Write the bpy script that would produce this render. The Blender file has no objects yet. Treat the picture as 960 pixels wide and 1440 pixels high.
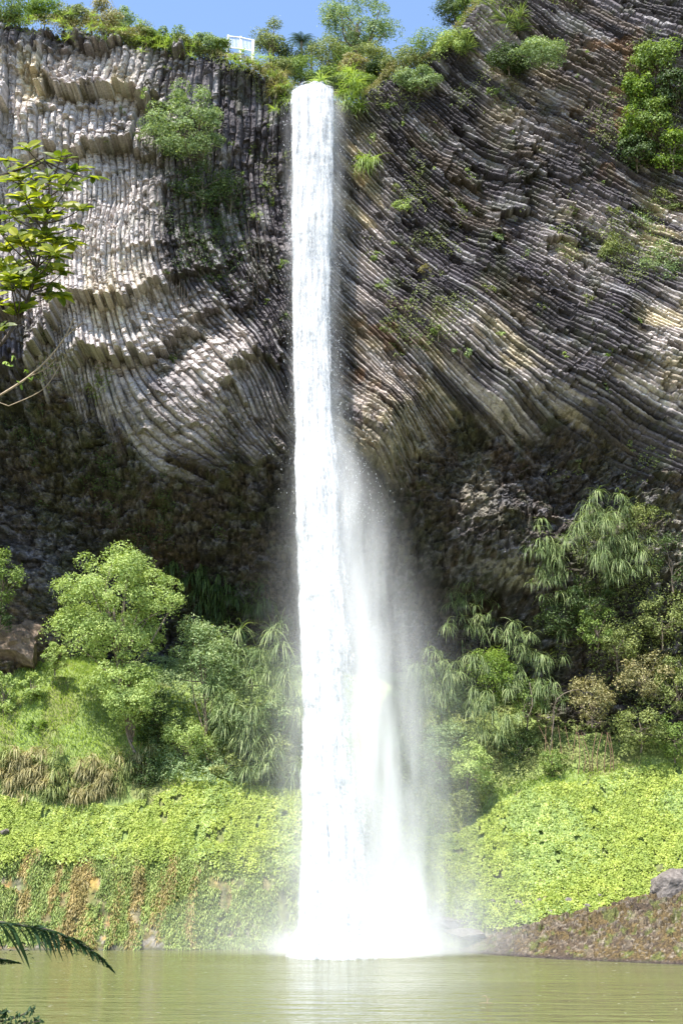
import bpy, math, random
import numpy as np
from mathutils import Vector
random.seed(7); RNG = np.random.default_rng(11)
SC = bpy.context.scene
COL = SC.collection
R = math.radians

# ------------------------------------------------------------------ camera model
CAMH, PITCH, F = 5.0, R(16.1), 1677.0
cp, sp_ = math.cos(PITCH), math.sin(PITCH)
def at(px, py, Y):
    """point of the place seen at photograph pixel (px, py), Y metres away"""
    a = (np.asarray(px, float) - 480) / F; b = (720 - np.asarray(py, float)) / F
    dy = cp - b * sp_; dz = sp_ + b * cp
    t = Y / dy
    return np.stack(np.broadcast_arrays(a * t, Y + 0 * t, CAMH + dz * t), -1)
def proj(P):
    P = np.asarray(P, float)
    d = P[..., 1] * cp + (P[..., 2] - CAMH) * sp_
    u = -P[..., 1] * sp_ + (P[..., 2] - CAMH) * cp
    return 480 + F * P[..., 0] / d, 720 - F * u / d
def mpp(px, py, Y):
    """metres per photo pixel there"""
    p = at(px, py, Y); return (p[1] * cp + (p[2] - CAMH) * sp_) / F

# ------------------------------------------------------------------ noise
def _h(ix, iy, s):
    x = (ix.astype(np.int64) * 374761393 + iy.astype(np.int64) * 668265263 + s * 974634541) & 0xffffffff
    x = ((x ^ (x >> 13)) * 1274126177) & 0xffffffff
    x = (x ^ (x >> 16)) & 0xffffffff
    x = (x * 2246822519) & 0xffffffff
    return ((x ^ (x >> 15)) & 0xffffff) / float(0xffffff)
def rnd(i, s=0, j=None):
    i = np.asarray(i)
    return _h(i, np.zeros_like(i) if j is None else j, s)
def vn(x, y, s=0):
    xi, yi = np.floor(x), np.floor(y)
    fx, fy = x - xi, y - yi
    fx = fx * fx * fx * (fx * (fx * 6 - 15) + 10); fy = fy * fy * fy * (fy * (fy * 6 - 15) + 10)
    xi = xi.astype(np.int64); yi = yi.astype(np.int64)
    a = _h(xi, yi, s); b = _h(xi + 1, yi, s); c = _h(xi, yi + 1, s); d = _h(xi + 1, yi + 1, s)
    return (a * (1 - fx) + b * fx) * (1 - fy) + (c * (1 - fx) + d * fx) * fy
def fbm(x, y, s=0, o=4, g=.5):
    t = 0; a = 1; n = 0
    for k in range(o):
        t = t + a * (vn(x * 2 ** k + 17.3 * k, y * 2 ** k - 9.1 * k, s + k) * 2 - 1); n += a; a *= g
    return t / n
def cell(x, y, s=0):
    """2-D cellular noise: distance to nearest, its id"""
    xi, yi = np.floor(x).astype(np.int64), np.floor(y).astype(np.int64)
    best = np.full(x.shape, 9.); sec = np.full(x.shape, 9.); idr = np.zeros(x.shape)
    for dx in (-1, 0, 1):
        for dy in (-1, 0, 1):
            jx, jy = xi + dx, yi + dy
            qx = jx + .15 + .7 * _h(jx, jy, s); qy = jy + .15 + .7 * _h(jx, jy, s + 1)
            d = (qx - x) ** 2 + (qy - y) ** 2
            new = d < best
            sec = np.where(new, best, np.minimum(sec, d)); best = np.where(new, d, best)
            idr = np.where(new, _h(jx, jy, s + 2), idr)
    return np.sqrt(best), np.sqrt(sec), idr
def ss(a, b, x):
    t = np.clip((x - a) / (b - a), 0, 1); return t * t * (3 - 2 * t)

# ------------------------------------------------------------------ mesh helpers
def mesh_obj(name, V, faces, mat, parent=None, smooth=False, cols=None, uv=None, attrs=None, fixn=False):
    """faces: (M,k) int array, or a list of such arrays"""
    V = np.ascontiguousarray(V, dtype=np.float32)
    if not isinstance(faces, list): faces = [faces]
    faces = [np.asarray(f, np.int32) for f in faces if len(f)]
    me = bpy.data.meshes.new(name)
    me.vertices.add(len(V)); me.vertices.foreach_set('co', V.ravel())
    li = np.concatenate([f.ravel() for f in faces])
    tot = np.concatenate([np.full(len(f), f.shape[1], np.int32) for f in faces])
    st = np.concatenate([[0], np.cumsum(tot)[:-1]]).astype(np.int32)
    me.loops.add(len(li)); me.loops.foreach_set('vertex_index', li)
    me.polygons.add(len(tot)); me.polygons.foreach_set('loop_start', st); me.polygons.foreach_set('loop_total', tot)
    me.update(calc_edges=True)
    me.polygons.foreach_set('use_smooth', np.full(len(tot), smooth))
    if cols is not None:
        a = me.color_attributes.new('Col', 'FLOAT_COLOR', 'POINT')
        c = np.ones((len(V), 4), np.float32); c[:, :cols.shape[1]] = cols; a.data.foreach_set('color', c.ravel())
    for k, v in (attrs or {}).items():
        a = me.attributes.new(k, 'FLOAT', 'POINT'); a.data.foreach_set('value', np.asarray(v, np.float32))
    if uv is not None:
        l = me.uv_layers.new(name='UVMap'); l.data.foreach_set('uv', uv[li].astype(np.float32).ravel())
    if mat: me.materials.append(mat)
    me.validate()
    if fixn:
        import bmesh
        bm=bmesh.new(); bm.from_mesh(me); bmesh.ops.recalc_face_normals(bm, faces=bm.faces); bm.to_mesh(me); bm.free()
    o = bpy.data.objects.new(name, me); COL.objects.link(o)
    if parent:
        o.parent = parent; o.location = -parent.location
    return o
def tag(o, label=None, cat=None, group=None, kind=None):
    if label: o['label'] = label
    if cat: o['category'] = cat
    if group: o['group'] = group
    if kind: o['kind'] = kind
    return o
def empty(name, loc, label, cat, group=None):
    o = bpy.data.objects.new(name, None); COL.objects.link(o); o.location = [float(c) for c in loc]
    o.empty_display_size = .3
    return tag(o, label, cat, group)
def grid_faces(nr, nc, wrap=False):
    i = np.arange((nr - 1))[:, None] * nc
    j = np.arange(nc if wrap else nc - 1)[None, :]
    j2 = (j + 1) % nc
    return np.stack([i + j, i + j2, i + nc + j2, i + nc + j], -1).reshape(-1, 4)
def tubes(paths, seg=6):
    """paths: list of (points (n,3), radii (n,)) -> verts, faces"""
    VV, FF, off = [], [], 0
    for P, rad in paths:
        P = np.asarray(P, float); rad = np.broadcast_to(np.asarray(rad, float), (len(P),))
        T = np.gradient(P, axis=0); T /= np.linalg.norm(T, axis=1)[:, None] + 1e-9
        ref = np.array([0, 0, 1.]) if abs(T[0, 2]) < .9 else np.array([0, 1., 0])
        A = np.cross(T, ref); A /= np.linalg.norm(A, axis=1)[:, None] + 1e-9
        B = np.cross(T, A)
        ph = np.arange(seg) * 2 * np.pi / seg
        ring = P[:, None] + rad[:, None, None] * (np.cos(ph)[None, :, None] * A[:, None] + np.sin(ph)[None, :, None] * B[:, None])
        VV.append(ring.reshape(-1, 3)); FF.append(grid_faces(len(P), seg, True) + off); off += len(P) * seg
    return np.concatenate(VV), np.concatenate(FF)
def curve(pts, n=14):
    """smooth polyline through pts"""
    P = np.asarray(pts, float); t = np.linspace(0, len(P) - 1, n)
    Q = []
    for tt in t:
        i = min(int(tt), len(P) - 2); f = tt - i
        p0 = P[max(i - 1, 0)]; p1 = P[i]; p2 = P[i + 1]; p3 = P[min(i + 2, len(P) - 1)]
        Q.append(.5 * (2 * p1 + (p2 - p0) * f + (2 * p0 - 5 * p1 + 4 * p2 - p3) * f * f + (3 * p1 - p0 - 3 * p2 + p3) * f ** 3))
    return np.array(Q)
def unit(v): return v / (np.linalg.norm(v, axis=-1, keepdims=True) + 1e-9)

# ------------------------------------------------------------------ materials
def newmat(name):
    m = bpy.data.materials.new(name); m.use_nodes = True
    nt = m.node_tree; nt.nodes.clear()
    return m, nt, nt.nodes, nt.links
def nd(nt, t, **kw):
    n = nt.nodes.new(t)
    for k, v in kw.items():
        if k in n.inputs.keys(): n.inputs[k].default_value = v
        else: setattr(n, k, v)
    return n
def noise_node(nt, scale, detail=3, vec=None, rough=.55):
    n = nd(nt, 'ShaderNodeTexNoise'); n.inputs['Scale'].default_value = scale
    n.inputs['Detail'].default_value = detail; n.inputs['Roughness'].default_value = rough
    if vec: nt.links.new(vec, n.inputs['Vector'])
    return n
def ramp(nt, fac, stops):
    r = nt.nodes.new('ShaderNodeValToRGB'); cr = r.color_ramp
    while len(cr.elements) < len(stops): cr.elements.new(.5)
    for e, (p, c) in zip(cr.elements, stops):
        e.position = p; e.color = (*c, 1) if len(c) == 3 else c
    if fac is not None: nt.links.new(fac, r.inputs['Fac'])
    return r
def mixc(nt, a, b, fac, bt='MIX'):
    m = nt.nodes.new('ShaderNodeMix'); m.data_type = 'RGBA'; m.blend_type = bt
    for s, v in ((m.inputs[0], fac), (m.inputs[6], a), (m.inputs[7], b)):
        if isinstance(v, (int, float)): s.default_value = v
        elif isinstance(v, tuple): s.default_value = (*v, 1)
        else: nt.links.new(v, s)
    return m.outputs[2]
def mth(nt, op, a, b=None, c=None, clamp=False):
    m = nt.nodes.new('ShaderNodeMath'); m.operation = op; m.use_clamp = clamp
    for i, v in enumerate((a, b, c)):
        if v is None: continue
        if isinstance(v, (int, float)): m.inputs[i].default_value = v
        else: nt.links.new(v, m.inputs[i])
    return m.outputs[0]

LEAFK = 1.2
def leaf_mat(name, dark, mid, light, transl=.35, rough=.5, spec=.25):
    m, nt, N, L = newmat(name)
    geo = nd(nt, 'ShaderNodeNewGeometry')
    r = ramp(nt, geo.outputs['Random Per Island'], [(0, dark), (.5, mid), (1, light)])
    nz = noise_node(nt, .9, 2, geo.outputs['Position'])
    v = ramp(nt, nz.outputs['Fac'], [(.3, (.72, .78, .7)), (.7, (1.2, 1.15, 1.1))])
    c = mixc(nt, r.outputs[0], v.outputs[0], 1.0, 'MULTIPLY')
    c = mixc(nt, c, (LEAFK,) * 3, 1.0, 'MULTIPLY')
    pb = nd(nt, 'ShaderNodeBsdfPrincipled'); pb.inputs['Roughness'].default_value = rough
    pb.inputs['Specular IOR Level'].default_value = spec
    L.new(c, pb.inputs['Base Color'])
    tr = nd(nt, 'ShaderNodeBsdfTranslucent')
    tc = mixc(nt, c, (1.25, 1.3, .5), 1.0, 'MULTIPLY'); L.new(tc, tr.inputs['Color'])
    mx = nd(nt, 'ShaderNodeMixShader'); mx.inputs[0].default_value = transl
    L.new(pb.outputs[0], mx.inputs[1]); L.new(tr.outputs[0], mx.inputs[2])
    o = nd(nt, 'ShaderNodeOutputMaterial'); L.new(mx.outputs[0], o.inputs['Surface'])
    return m
def plain_mat(name, a, b, scale=3, rough=.8, bump=.0):
    m, nt, N, L = newmat(name)
    geo = nd(nt, 'ShaderNodeNewGeometry')
    nz = noise_node(nt, scale, 5, geo.outputs['Position'])
    r = ramp(nt, nz.outputs['Fac'], [(.3, a), (.7, b)])
    pb = nd(nt, 'ShaderNodeBsdfPrincipled'); pb.inputs['Roughness'].default_value = rough
    L.new(r.outputs[0], pb.inputs['Base Color'])
    if bump:
        bp = nd(nt, 'ShaderNodeBump'); bp.inputs['Strength'].default_value = bump; bp.inputs['Distance'].default_value = .1
        L.new(nz.outputs['Fac'], bp.inputs['Height']); L.new(bp.outputs[0], pb.inputs['Normal'])
    o = nd(nt, 'ShaderNodeOutputMaterial'); L.new(pb.outputs[0], o.inputs['Surface'])
    return m
def attr_rock(name, bscale=6, bstr=.5, rough=.75, contrast=.35):
    m, nt, N, L = newmat(name)
    geo = nd(nt, 'ShaderNodeNewGeometry')
    at_ = nd(nt, 'ShaderNodeAttribute', attribute_name='Col')
    nz = noise_node(nt, bscale, 6, geo.outputs['Position'], .65)
    v = ramp(nt, nz.outputs['Fac'], [(.3, (1 - contrast,) * 3), (.7, (1 + contrast,) * 3)])
    c = mixc(nt, at_.outputs['Color'], v.outputs[0], 1.0, 'MULTIPLY')
    pb = nd(nt, 'ShaderNodeBsdfPrincipled'); pb.inputs['Roughness'].default_value = rough
    pb.inputs['Specular IOR Level'].default_value = .3
    L.new(c, pb.inputs['Base Color'])
    bp = nd(nt, 'ShaderNodeBump'); bp.inputs['Strength'].default_value = bstr; bp.inputs['Distance'].default_value = .12
    L.new(nz.outputs['Fac'], bp.inputs['Height']); L.new(bp.outputs[0], pb.inputs['Normal'])
    o = nd(nt, 'ShaderNodeOutputMaterial'); L.new(pb.outputs[0], o.inputs['Surface'])
    return m
M = {
 'rock': attr_rock('basalt'), 'ground': attr_rock('mossy_ground', 5, .6, .9),
 'outcrop': attr_rock('wet_shore_rock', 9, .8, .6, .5),
 'lime': leaf_mat('lime_ground_cover', (.18, .23, .045), (.26, .32, .065), (.36, .41, .11), .3),
 'grass': leaf_mat('grass_blades', (.17, .24, .06), (.26, .35, .09), (.36, .43, .15), .35),
 'tree_pale': leaf_mat('pale_green_leaves', (.17, .23, .075), (.26, .34, .11), (.38, .45, .17), .3),
 'tree_grey': leaf_mat('grey_green_leaves', (.10, .155, .07), (.18, .245, .11), (.31, .37, .19), .3),
 'mid': leaf_mat('mid_green_leaves', (.075, .12, .03), (.14, .20, .05), (.23, .30, .085), .3),
 'dark': leaf_mat('dark_green_leaves', (.025, .045, .015), (.05, .08, .025), (.09, .13, .04), .25),
 'olive': leaf_mat('olive_scrub', (.08, .105, .035), (.16, .19, .06), (.27, .30, .11), .25),
 'dry': leaf_mat('dry_scrub', (.14, .13, .06), (.24, .21, .10), (.36, .33, .18), .25),
 'bright': leaf_mat('bright_green_leaves', (.075, .13, .02), (.13, .20, .035), (.24, .31, .07), .4),
 'flax': leaf_mat('flax_blades', (.06, .09, .035), (.13, .18, .07), (.30, .35, .17), .25),
 'rust': leaf_mat('rusty_dead_plants', (.17, .14, .05), (.27, .21, .085), (.38, .31, .16), .2),
 'near': leaf_mat('broad_yellow_green_leaves', (.06, .09, .010), (.14, .17, .016), (.32, .33, .035), .55, .4),
 'fern': leaf_mat('dark_fern', (.012, .03, .015), (.022, .05, .022), (.035, .07, .03), .3),
 'bluefern': leaf_mat('blue_green_fern', (.03, .06, .05), (.05, .09, .075), (.09, .13, .11), .3),
 'bark': plain_mat('bark', (.09, .07, .05), (.2, .16, .12), 8),
 'barkred': plain_mat('reddish_bark', (.13, .07, .045), (.28, .17, .11), 8),
 'twig': plain_mat('twig_bark', (.03, .02, .015), (.07, .05, .035), 40),
 'twigpale': plain_mat('pale_twig_bark', (.2, .15, .1), (.36, .28, .19), 40),
 'paint': plain_mat('white_paint', (.66, .66, .64), (.8, .8, .78), 6, .5),
 'brownrock': plain_mat('brown_sunlit_stone', (.09, .06, .04), (.24, .175, .125), 3, .85, .8),
 'boulder': plain_mat('boulder_stone', (.07, .058, .05), (.19, .165, .145), 5, .8, .5),
}

# ------------------------------------------------------------------ interpolation of surfaces
def rbf(ctrl_xy, val, gx, gy, smooth=0.):
    C = np.asarray(ctrl_xy, float); v = np.asarray(val, float)
    D = np.linalg.norm(C[:, None] - C[None], axis=2)
    n = len(C)
    A = np.zeros((n + 1, n + 1)); A[:n, :n] = -D - smooth * np.eye(n) * 0; A[:n, n] = 1; A[n, :n] = 1
    w = np.linalg.solve(A + np.eye(n + 1) * 1e-9, np.append(v, 0))
    out = np.full(gx.shape, w[n])
    for k in range(n):
        out -= w[k] * np.sqrt((gx - C[k, 0]) ** 2 + (gy - C[k, 1]) ** 2 + .6)
    return out
def bil(G, x0, dx, y0, dy, x, y):
    """bilinear lookup in grid G[iy, ix]"""
    fx = np.clip((x - x0) / dx, 0, G.shape[1] - 1.001); fy = np.clip((y - y0) / dy, 0, G.shape[0] - 1.001)
    ix = fx.astype(int); iy = fy.astype(int); fx = fx - ix; fy = fy - iy
    return (G[iy, ix] * (1 - fx) + G[iy, ix + 1] * fx) * (1 - fy) + (G[iy + 1, ix] * (1 - fx) + G[iy + 1, ix + 1] * fx) * fy

# ------------------------------------------------------------------ CLIFF base shape: y over (x, z)
cc = []
for py, row in {
 -300: [(-500, 60), (0, 72), (220, 75), (440, 78), (600, 77), (800, 75), (960, 73), (1400, 62)],
 100: [(-400, 62), (0, 72.6), (200, 75.2), (340, 76.6), (440, 78.6), (540, 77.4), (700, 76), (960, 73.8), (1300, 66)],
 300: [(-400, 62), (0, 73.4), (200, 75.6), (340, 77.2), (440, 78.6), (540, 77.4), (700, 76.2), (960, 74.2), (1300, 66)],
 470: [(-300, 64), (0, 74), (120, 75), (250, 76.4), (350, 76.4), (440, 78), (540, 76.6), (700, 75.8), (850, 75), (960, 74.2), (1300, 66)],
 560: [(-300, 66), (0, 76.4), (120, 76.6), (250, 76.3), (350, 77), (440, 78.6), (540, 75.8), (620, 77.6), (700, 76), (850, 74.8), (960, 74), (1300, 68)],
 640: [(-300, 70), (0, 80), (120, 79.6), (240, 77.6), (350, 78.6), (440, 79.6), (540, 75.3), (590, 79.0), (660, 80.5), (760, 79.6), (880, 77.5), (960, 75.5), (1300, 70)],
 720: [(-300, 72), (0, 82), (140, 83), (260, 81), (400, 81.5), (540, 81), (620, 80.4), (685, 77.8), (800, 80), (960, 77)],
 800: [(-300, 73), (0, 80.5), (40, 80.5), (140, 86), (260, 86), (400, 84), (560, 84), (650, 82), (725, 78.4), (790, 78.4), (860, 77.6), (960, 77)],
 850: [(600, 87), (700, 85.5), (790, 80), (960, 77.8)],
 900: [(-300, 74), (0, 79), (60, 80), (120, 86), (260, 88), (400, 88), (560, 88), (700, 86), (770, 82), (860, 79.5), (960, 78.6)],
 1020: [(-300, 74), (0, 80.5), (80, 83), (260, 87), (560, 88), (700, 86), (800, 81.5), (960, 79.4), (1300, 72)],
 1200: [(-300, 75), (0, 82), (260, 87), (560, 88), (700, 86), (800, 83), (960, 81), (1300, 74)],
}.items():
    for px, Y in row:
        p = at(px, py, Y); cc.append(p)
cc = np.array(cc)
CX0, CDX, CZ0, CDZ = -70, .5, -6, .5
gx, gz = np.meshgrid(np.arange(CX0, 70.1, CDX), np.arange(CZ0, 100, CDZ))
CB = rbf(cc[:, [0, 2]], cc[:, 1], gx, gz)
CB = np.clip(CB, 40, 90)
def cbase(x, z): return bil(CB, CX0, CDX, CZ0, CDZ, x, z)

# skyline of the cliff edge
SKY = [(-600, -60), (-200, 0), (0, 28), (60, 32), (130, 40), (200, 50), (260, 64), (330, 82), (375, 98), (400, 116), (411, 134),
       (474, 134), (486, 146), (505, 136), (535, 110), (570, 98), (615, 70), (650, 34), (690, -8), (760, -60), (850, -100), (960, -170), (1500, -300)]
_sk = []
for px, py in SKY:
    Y = 76.
    for _ in range(8):
        p = at(px, py, Y); Y = float(cbase(p[0:1], p[2:3])[0])
    _sk.append(at(px, py, Y))
_sk = np.array(_sk)
def ztop(x): return np.interp(x, _sk[:, 0], _sk[:, 2])

CAVE = [(-300, 470), (0, 505), (90, 530), (160, 570), (220, 640), (270, 650), (330, 610), (410, 625), (470, 620), (520, 650), (575, 655), (592, 590), (640, 560), (700, 590),
        (760, 575), (830, 600), (900, 640), (960, 665), (1400, 690)]
CAVE = np.array(CAVE, float); CAVE[:, 1] += 14
def softplus(t, k=1.5): return np.logaddexp(0, t * k) / k

def cliff_fields(x, z):
    """displacement (towards the viewer positive) and colour for the cliff"""
    yb = cbase(x, z)
    px, py = proj(np.stack([x, yb, z], -1))
    wx = fbm(x * .12, z * .12, 3, 3); wz = fbm(x * .12 + 40, z * .12, 5, 3)
    # --- left columns: upright, then leaning down-right
    zs = 47 + 3 * wx
    k = .3 + .55 * ss(-17, -5, x)
    uL = x - k * softplus((zs - z) * .8, .5) + .9 * wx
    vL = -z + .3 * x
    # --- right columns: slanting down to the right, flattening
    xx = np.clip(x, -2, 40)
    Gx = 1.22 * xx - (1.22 - .74) * xx * xx / 46
    uR = (z + Gx + .007 * xx * (z - 42)) * .74 + .6 * (fbm(x * .06, z * .06, 55, 2)) + .04 * fbm(x * .3, z * .3, 9, 2)
    vR = .77 * x - .64 * z
    right = x > -1.6
    narrow = (~right) & (py > 290 + 90 * wx + 40 * (px - 150) / 150)
    u = np.where(right, uR, uL); v = np.where(right, vR, vL)
    u1 = u + .55 * (vn(u * .45, 0 * u, 4) - .5) + .17 * (vn(u * 1.3, 0 * u, 14) - .5)
    w = np.where(right, .32, np.where(narrow, .32, .50))
    cu = u1 / w
    ci = np.floor(cu).astype(np.int64); cf = cu - ci
    prof = np.sqrt(np.clip(1 - (2 * cf - 1) ** 2, 0, 1))
    prof = np.clip((1 - np.abs(2 * cf - 1)) * np.where(right, 1.7, 2.3), 0, 1)
    prof = prof * (.6 + .6 * rnd(ci, 33)) + (cf - .5) * 1.1 * (rnd(ci, 34) - .5)
    ui = ci * w
    def zone(cx, cy, rx, ry): return np.exp(-(((px - cx) / rx) ** 2 + ((py - cy) / ry) ** 2) ** 2)
    strong = np.clip(zone(110, 165, 170, 62) + .8 * zone(60, 470, 160, 60) + .7 * zone(180, 60, 190, 30) + .9 * zone(770, 300, 150, 60) + .45 * zone(250, 480, 160, 120) + .5 * zone(880, 500, 160, 90) + .6 * zone(700, 220, 120, 60), 0, 1.1)
    # columns broken off along jagged, uneven steps
    T = np.where(right, 7.5, 4.3)
    tv = v / T + 2.6 * vn(ui * .11, v * .07, 8) + .8 * (vn(ui * .55, v * .05, 10) - .5) + .25 * rnd(ci, 5)
    ti = np.floor(tv).astype(np.int64); tf = tv - ti
    A = (.14 + 2.7 * strong) * (.35 + 1.3 * vn(ui * .14 + ti * 5.7, ti * 3.3 + v * .03, 91) ** 1.5) * np.where(right, .42, 1)
    step = A * (tf ** 1.5 - .4)
    tv2 = v / 2.6 + 3.1 * vn(ui * .17 + 9, v * .10, 208) + 1.0 * (vn(ui * .8, v * .3, 210) - .5) + .4 * rnd(ci, 205)
    ti2 = np.floor(tv2).astype(np.int64)
    step = step + (.10 + .75 * strong) * ss(.45, .8, vn(ui * .3 + ti2 * 3.1, ti2 * 7.7, 93)) * ((tv2 - ti2) - .4)
    sg = np.floor(v / 7.0 + 5 * rnd(ci, 6)).astype(np.int64)
    s1 = (rnd(ci, 7, sg) - .5)
    jt = v / 1.6 + 7 * rnd(ci, 11); jf = jt - np.floor(jt); joint = ss(.07, .0, np.minimum(jf, 1 - jf)) * (rnd(ci, 12, np.floor(jt).astype(np.int64)) < .45)
    sg2 = np.floor(v / .5 + 9 * rnd(ci, 61)).astype(np.int64)
    broken = ss(np.where(right, .52, .47), np.where(right, .66, .60), vn(x * .22 + 7, z * .22, 30) * .6 + .4 * vn(x * .7, z * .7, 31)) * .8
    broken = np.maximum(broken, .8 * ss(35, 60, 175 - py) * (px < 330) * ss(.45, .65, vn(x * .5, z * .5, 35)))
    broken = np.maximum(broken, np.maximum(ss(.18, .04, tf), ss(.85, .97, tf)) * ss(.3, .8, A))
    s2 = (rnd(ci, 8, sg2) - .5) * broken
    big_ = 1.3 * fbm(x * .10, z * .10, 50, 3) + np.where(right, .2, .4) * fbm(x * .5, z * .5, 52, 3)
    col_d = np.where(right, .31, .27) * prof + step + np.where(right, .22, .26) * s1 + np.where(right, .36, .46) * s2 + big_ + .05 * fbm(x * 3, z * 3, 53, 3) - .12 * joint
    # crumbled spots and pits
    a1, b1_, e1 = cell(u * 2.6, v * .8, 56); a2, b2_, e2 = cell(u * 6.5, v * 3.0, 58)
    crumb = ss(.42, .62, vn(x * .5, z * .5, 59) * .5 + vn(x * 1.5, z * 1.5, 63) * .5)
    pit = ss(.86, .93, e1) * ss(.0, .2, b1_ - a1) * (.25 + .75 * crumb)
    col_d = col_d + (.18 * (e1 - .5) + .12 * (e2 - .5)) * (.30 + crumb) * np.where(right, .7, 1.5) - .6 * pit
    # --- cave: lumpy breccia
    warp = .3 * fbm(x * 1.3, z * 1.3, 72, 3)
    c1, c1b, id1 = cell(x * .55 + warp, z * .8 + warp, 60)
    c2, c2b, id2 = cell(x * 1.5 + warp * 2, z * 1.9, 65)
    c3, c3b, id3 = cell(x * 3.6, z * 4.2 + warp, 68)
    px1, pz1 = (x * .55) % 1 - .5, (z * .8) % 1 - .5
    rub = .8 * ((id1 * 7.3) % 1 - .5) * px1 + .8 * ((id1 * 13.7) % 1 - .3) * pz1 + .5 * ((id2 * 9.1) % 1 - .5) * ((x * 1.5) % 1 - .5) + .35 * fbm(x * 2.2, z * 2.6, 74, 5, .6) + .16 * fbm(x * 7, z * 7, 75, 3) + .9 * (id1 - .5) * ss(0, .25, c1b - c1) + .45 * (id2 - .5) * ss(0, .3, c2b - c2) + .12 * (id3 - .5) + .5 * fbm(x * .3, z * .3, 70, 4) + .12 * fbm(x * 3, z * 3, 71, 3)
    edge = np.interp(px, CAVE[:, 0], CAVE[:, 1]) + 42 * fbm(x * .45, z * .45, 80, 4) + (rnd(ci, 82) - .5) * 44
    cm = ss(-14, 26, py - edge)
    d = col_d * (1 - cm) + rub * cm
    prow = np.exp(-((px - 542) / 50) ** 2 - ((py - 600) / 48) ** 2) * ss(668, 640, py + 10 * fbm(x, z, 84, 3))
    d = d + 2.2 * prow + prow * .5 * fbm(x * 2.2, z * 1.5, 85, 4)
    # notch for the water at the lip
    lip = np.exp(-((px - 443) / 34) ** 4) * ss(0, 1, (300 - py) / 150)
    d = d * (1 - .7 * lip)
    # --- colours
    st1 = vn(u * 1.1, v * .13, 100) * .6 + vn(u * 3.3, v * .3, 101) * .4
    st2 = fbm(x * .35, z * .35, 102, 4)
    big = fbm(x * .13, z * .13, 103, 3)
    def C(*c): return np.array(c)
    purple = C(.095, .082, .092); pale = C(.70, .62, .58); cream = C(.72, .61, .43); grey = C(.33, .295, .29); blk = C(.03, .026, .03)
    tan = C(.40, .30, .18); orange = C(.30, .16, .06)
    def mix(a, b, t): return a * (1 - t[..., None]) + b * t[..., None]
    def blob(cx, cy, rx, ry, sharp=.5):
        q = ((px - cx) / rx) ** 2 + ((py - cy) / ry) ** 2
        return ss(1 + sharp, 1 - sharp, np.sqrt(q) + .35 * st2)
    base = np.broadcast_to(grey, x.shape + (3,))
    base = mix(base, purple * 1.15, ss(.45, .6, st1 + .5 * big))
    c = base
    # left of the falls
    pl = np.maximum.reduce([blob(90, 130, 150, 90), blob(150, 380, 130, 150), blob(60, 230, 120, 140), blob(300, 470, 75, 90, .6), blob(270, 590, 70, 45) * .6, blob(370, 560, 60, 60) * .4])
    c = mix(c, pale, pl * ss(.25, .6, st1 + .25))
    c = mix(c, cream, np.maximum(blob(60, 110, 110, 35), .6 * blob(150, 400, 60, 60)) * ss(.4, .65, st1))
    dk = np.maximum.reduce([blob(350, 270, 80, 190), blob(350, 410, 90, 80), blob(390, 520, 40, 70), blob(60, 45, 260, 22) * .9, blob(280, 330, 75, 100), blob(290, 100, 90, 45) * .8])  # dark columns, plus a blob painting in the shade under the round shrub
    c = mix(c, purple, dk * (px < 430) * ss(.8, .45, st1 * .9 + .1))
    c = mix(c, C(.055, .05, .05), .75 * np.maximum(blob(285, 320, 60, 75, .6), .6 * blob(260, 250, 40, 40)))  # dark moist rock, with the round shrub's shadow painted into the colour
    # right of the falls
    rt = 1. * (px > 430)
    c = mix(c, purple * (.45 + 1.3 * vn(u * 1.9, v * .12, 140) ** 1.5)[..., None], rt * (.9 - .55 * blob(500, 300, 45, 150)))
    pr = np.maximum.reduce([blob(495, 310, 45, 150) * .9, 1.0 * blob(535, 585, 75, 85), blob(660, 490, 90, 45) * .8, blob(800, 570, 170, 45), blob(690, 540, 120, 50) * .9, blob(930, 320, 60, 50), blob(945, 470, 45, 60), blob(820, 340, 60, 60) * .6,
                            blob(700, 60, 40, 60) * .55, blob(750, 150, 60, 70) * .4])
    c = mix(c, mix(np.broadcast_to(pale, c.shape), cream, ss(.4, .6, vn(x * .5, z * .5, 120))), rt * pr * ss(.34, .56, st1 + .10 * big))
    streak = rt * ss(.66, .78, vn(u * .9, v * .16, 131) + .15 * st2)
    c = mix(c, tan * .8, streak * .25 * (px > 500))
    c = mix(c, orange, .55 * blob(860, 150, 60, 90) * ss(.4, .6, vn(x, z, 133)))
    c = mix(c, orange * 1.2, .4 * blob(530, 500, 60, 60) * ss(.45, .6, vn(x * .9, z * .9, 134)))
    # white-grey scars
    c = mix(c, C(.55, .52, .52), ss(.74, .82, vn(u * 2.2, v * .35, 150)) * .5)
    # cave colours
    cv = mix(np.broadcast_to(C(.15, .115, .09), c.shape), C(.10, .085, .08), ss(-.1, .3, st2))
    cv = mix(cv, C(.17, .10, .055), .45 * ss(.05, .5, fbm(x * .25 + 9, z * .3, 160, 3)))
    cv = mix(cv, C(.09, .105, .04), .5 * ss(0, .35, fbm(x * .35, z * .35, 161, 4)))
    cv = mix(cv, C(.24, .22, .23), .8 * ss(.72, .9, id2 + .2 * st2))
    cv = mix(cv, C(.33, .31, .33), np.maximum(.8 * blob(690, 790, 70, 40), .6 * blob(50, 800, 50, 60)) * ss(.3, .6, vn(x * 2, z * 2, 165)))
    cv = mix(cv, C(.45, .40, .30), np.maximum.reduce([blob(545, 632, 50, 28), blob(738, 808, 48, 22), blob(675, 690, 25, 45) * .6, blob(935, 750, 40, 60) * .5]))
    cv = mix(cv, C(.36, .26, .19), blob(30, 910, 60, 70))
    cv = cv * .8 + cv.mean(-1, keepdims=True) * .2
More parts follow.
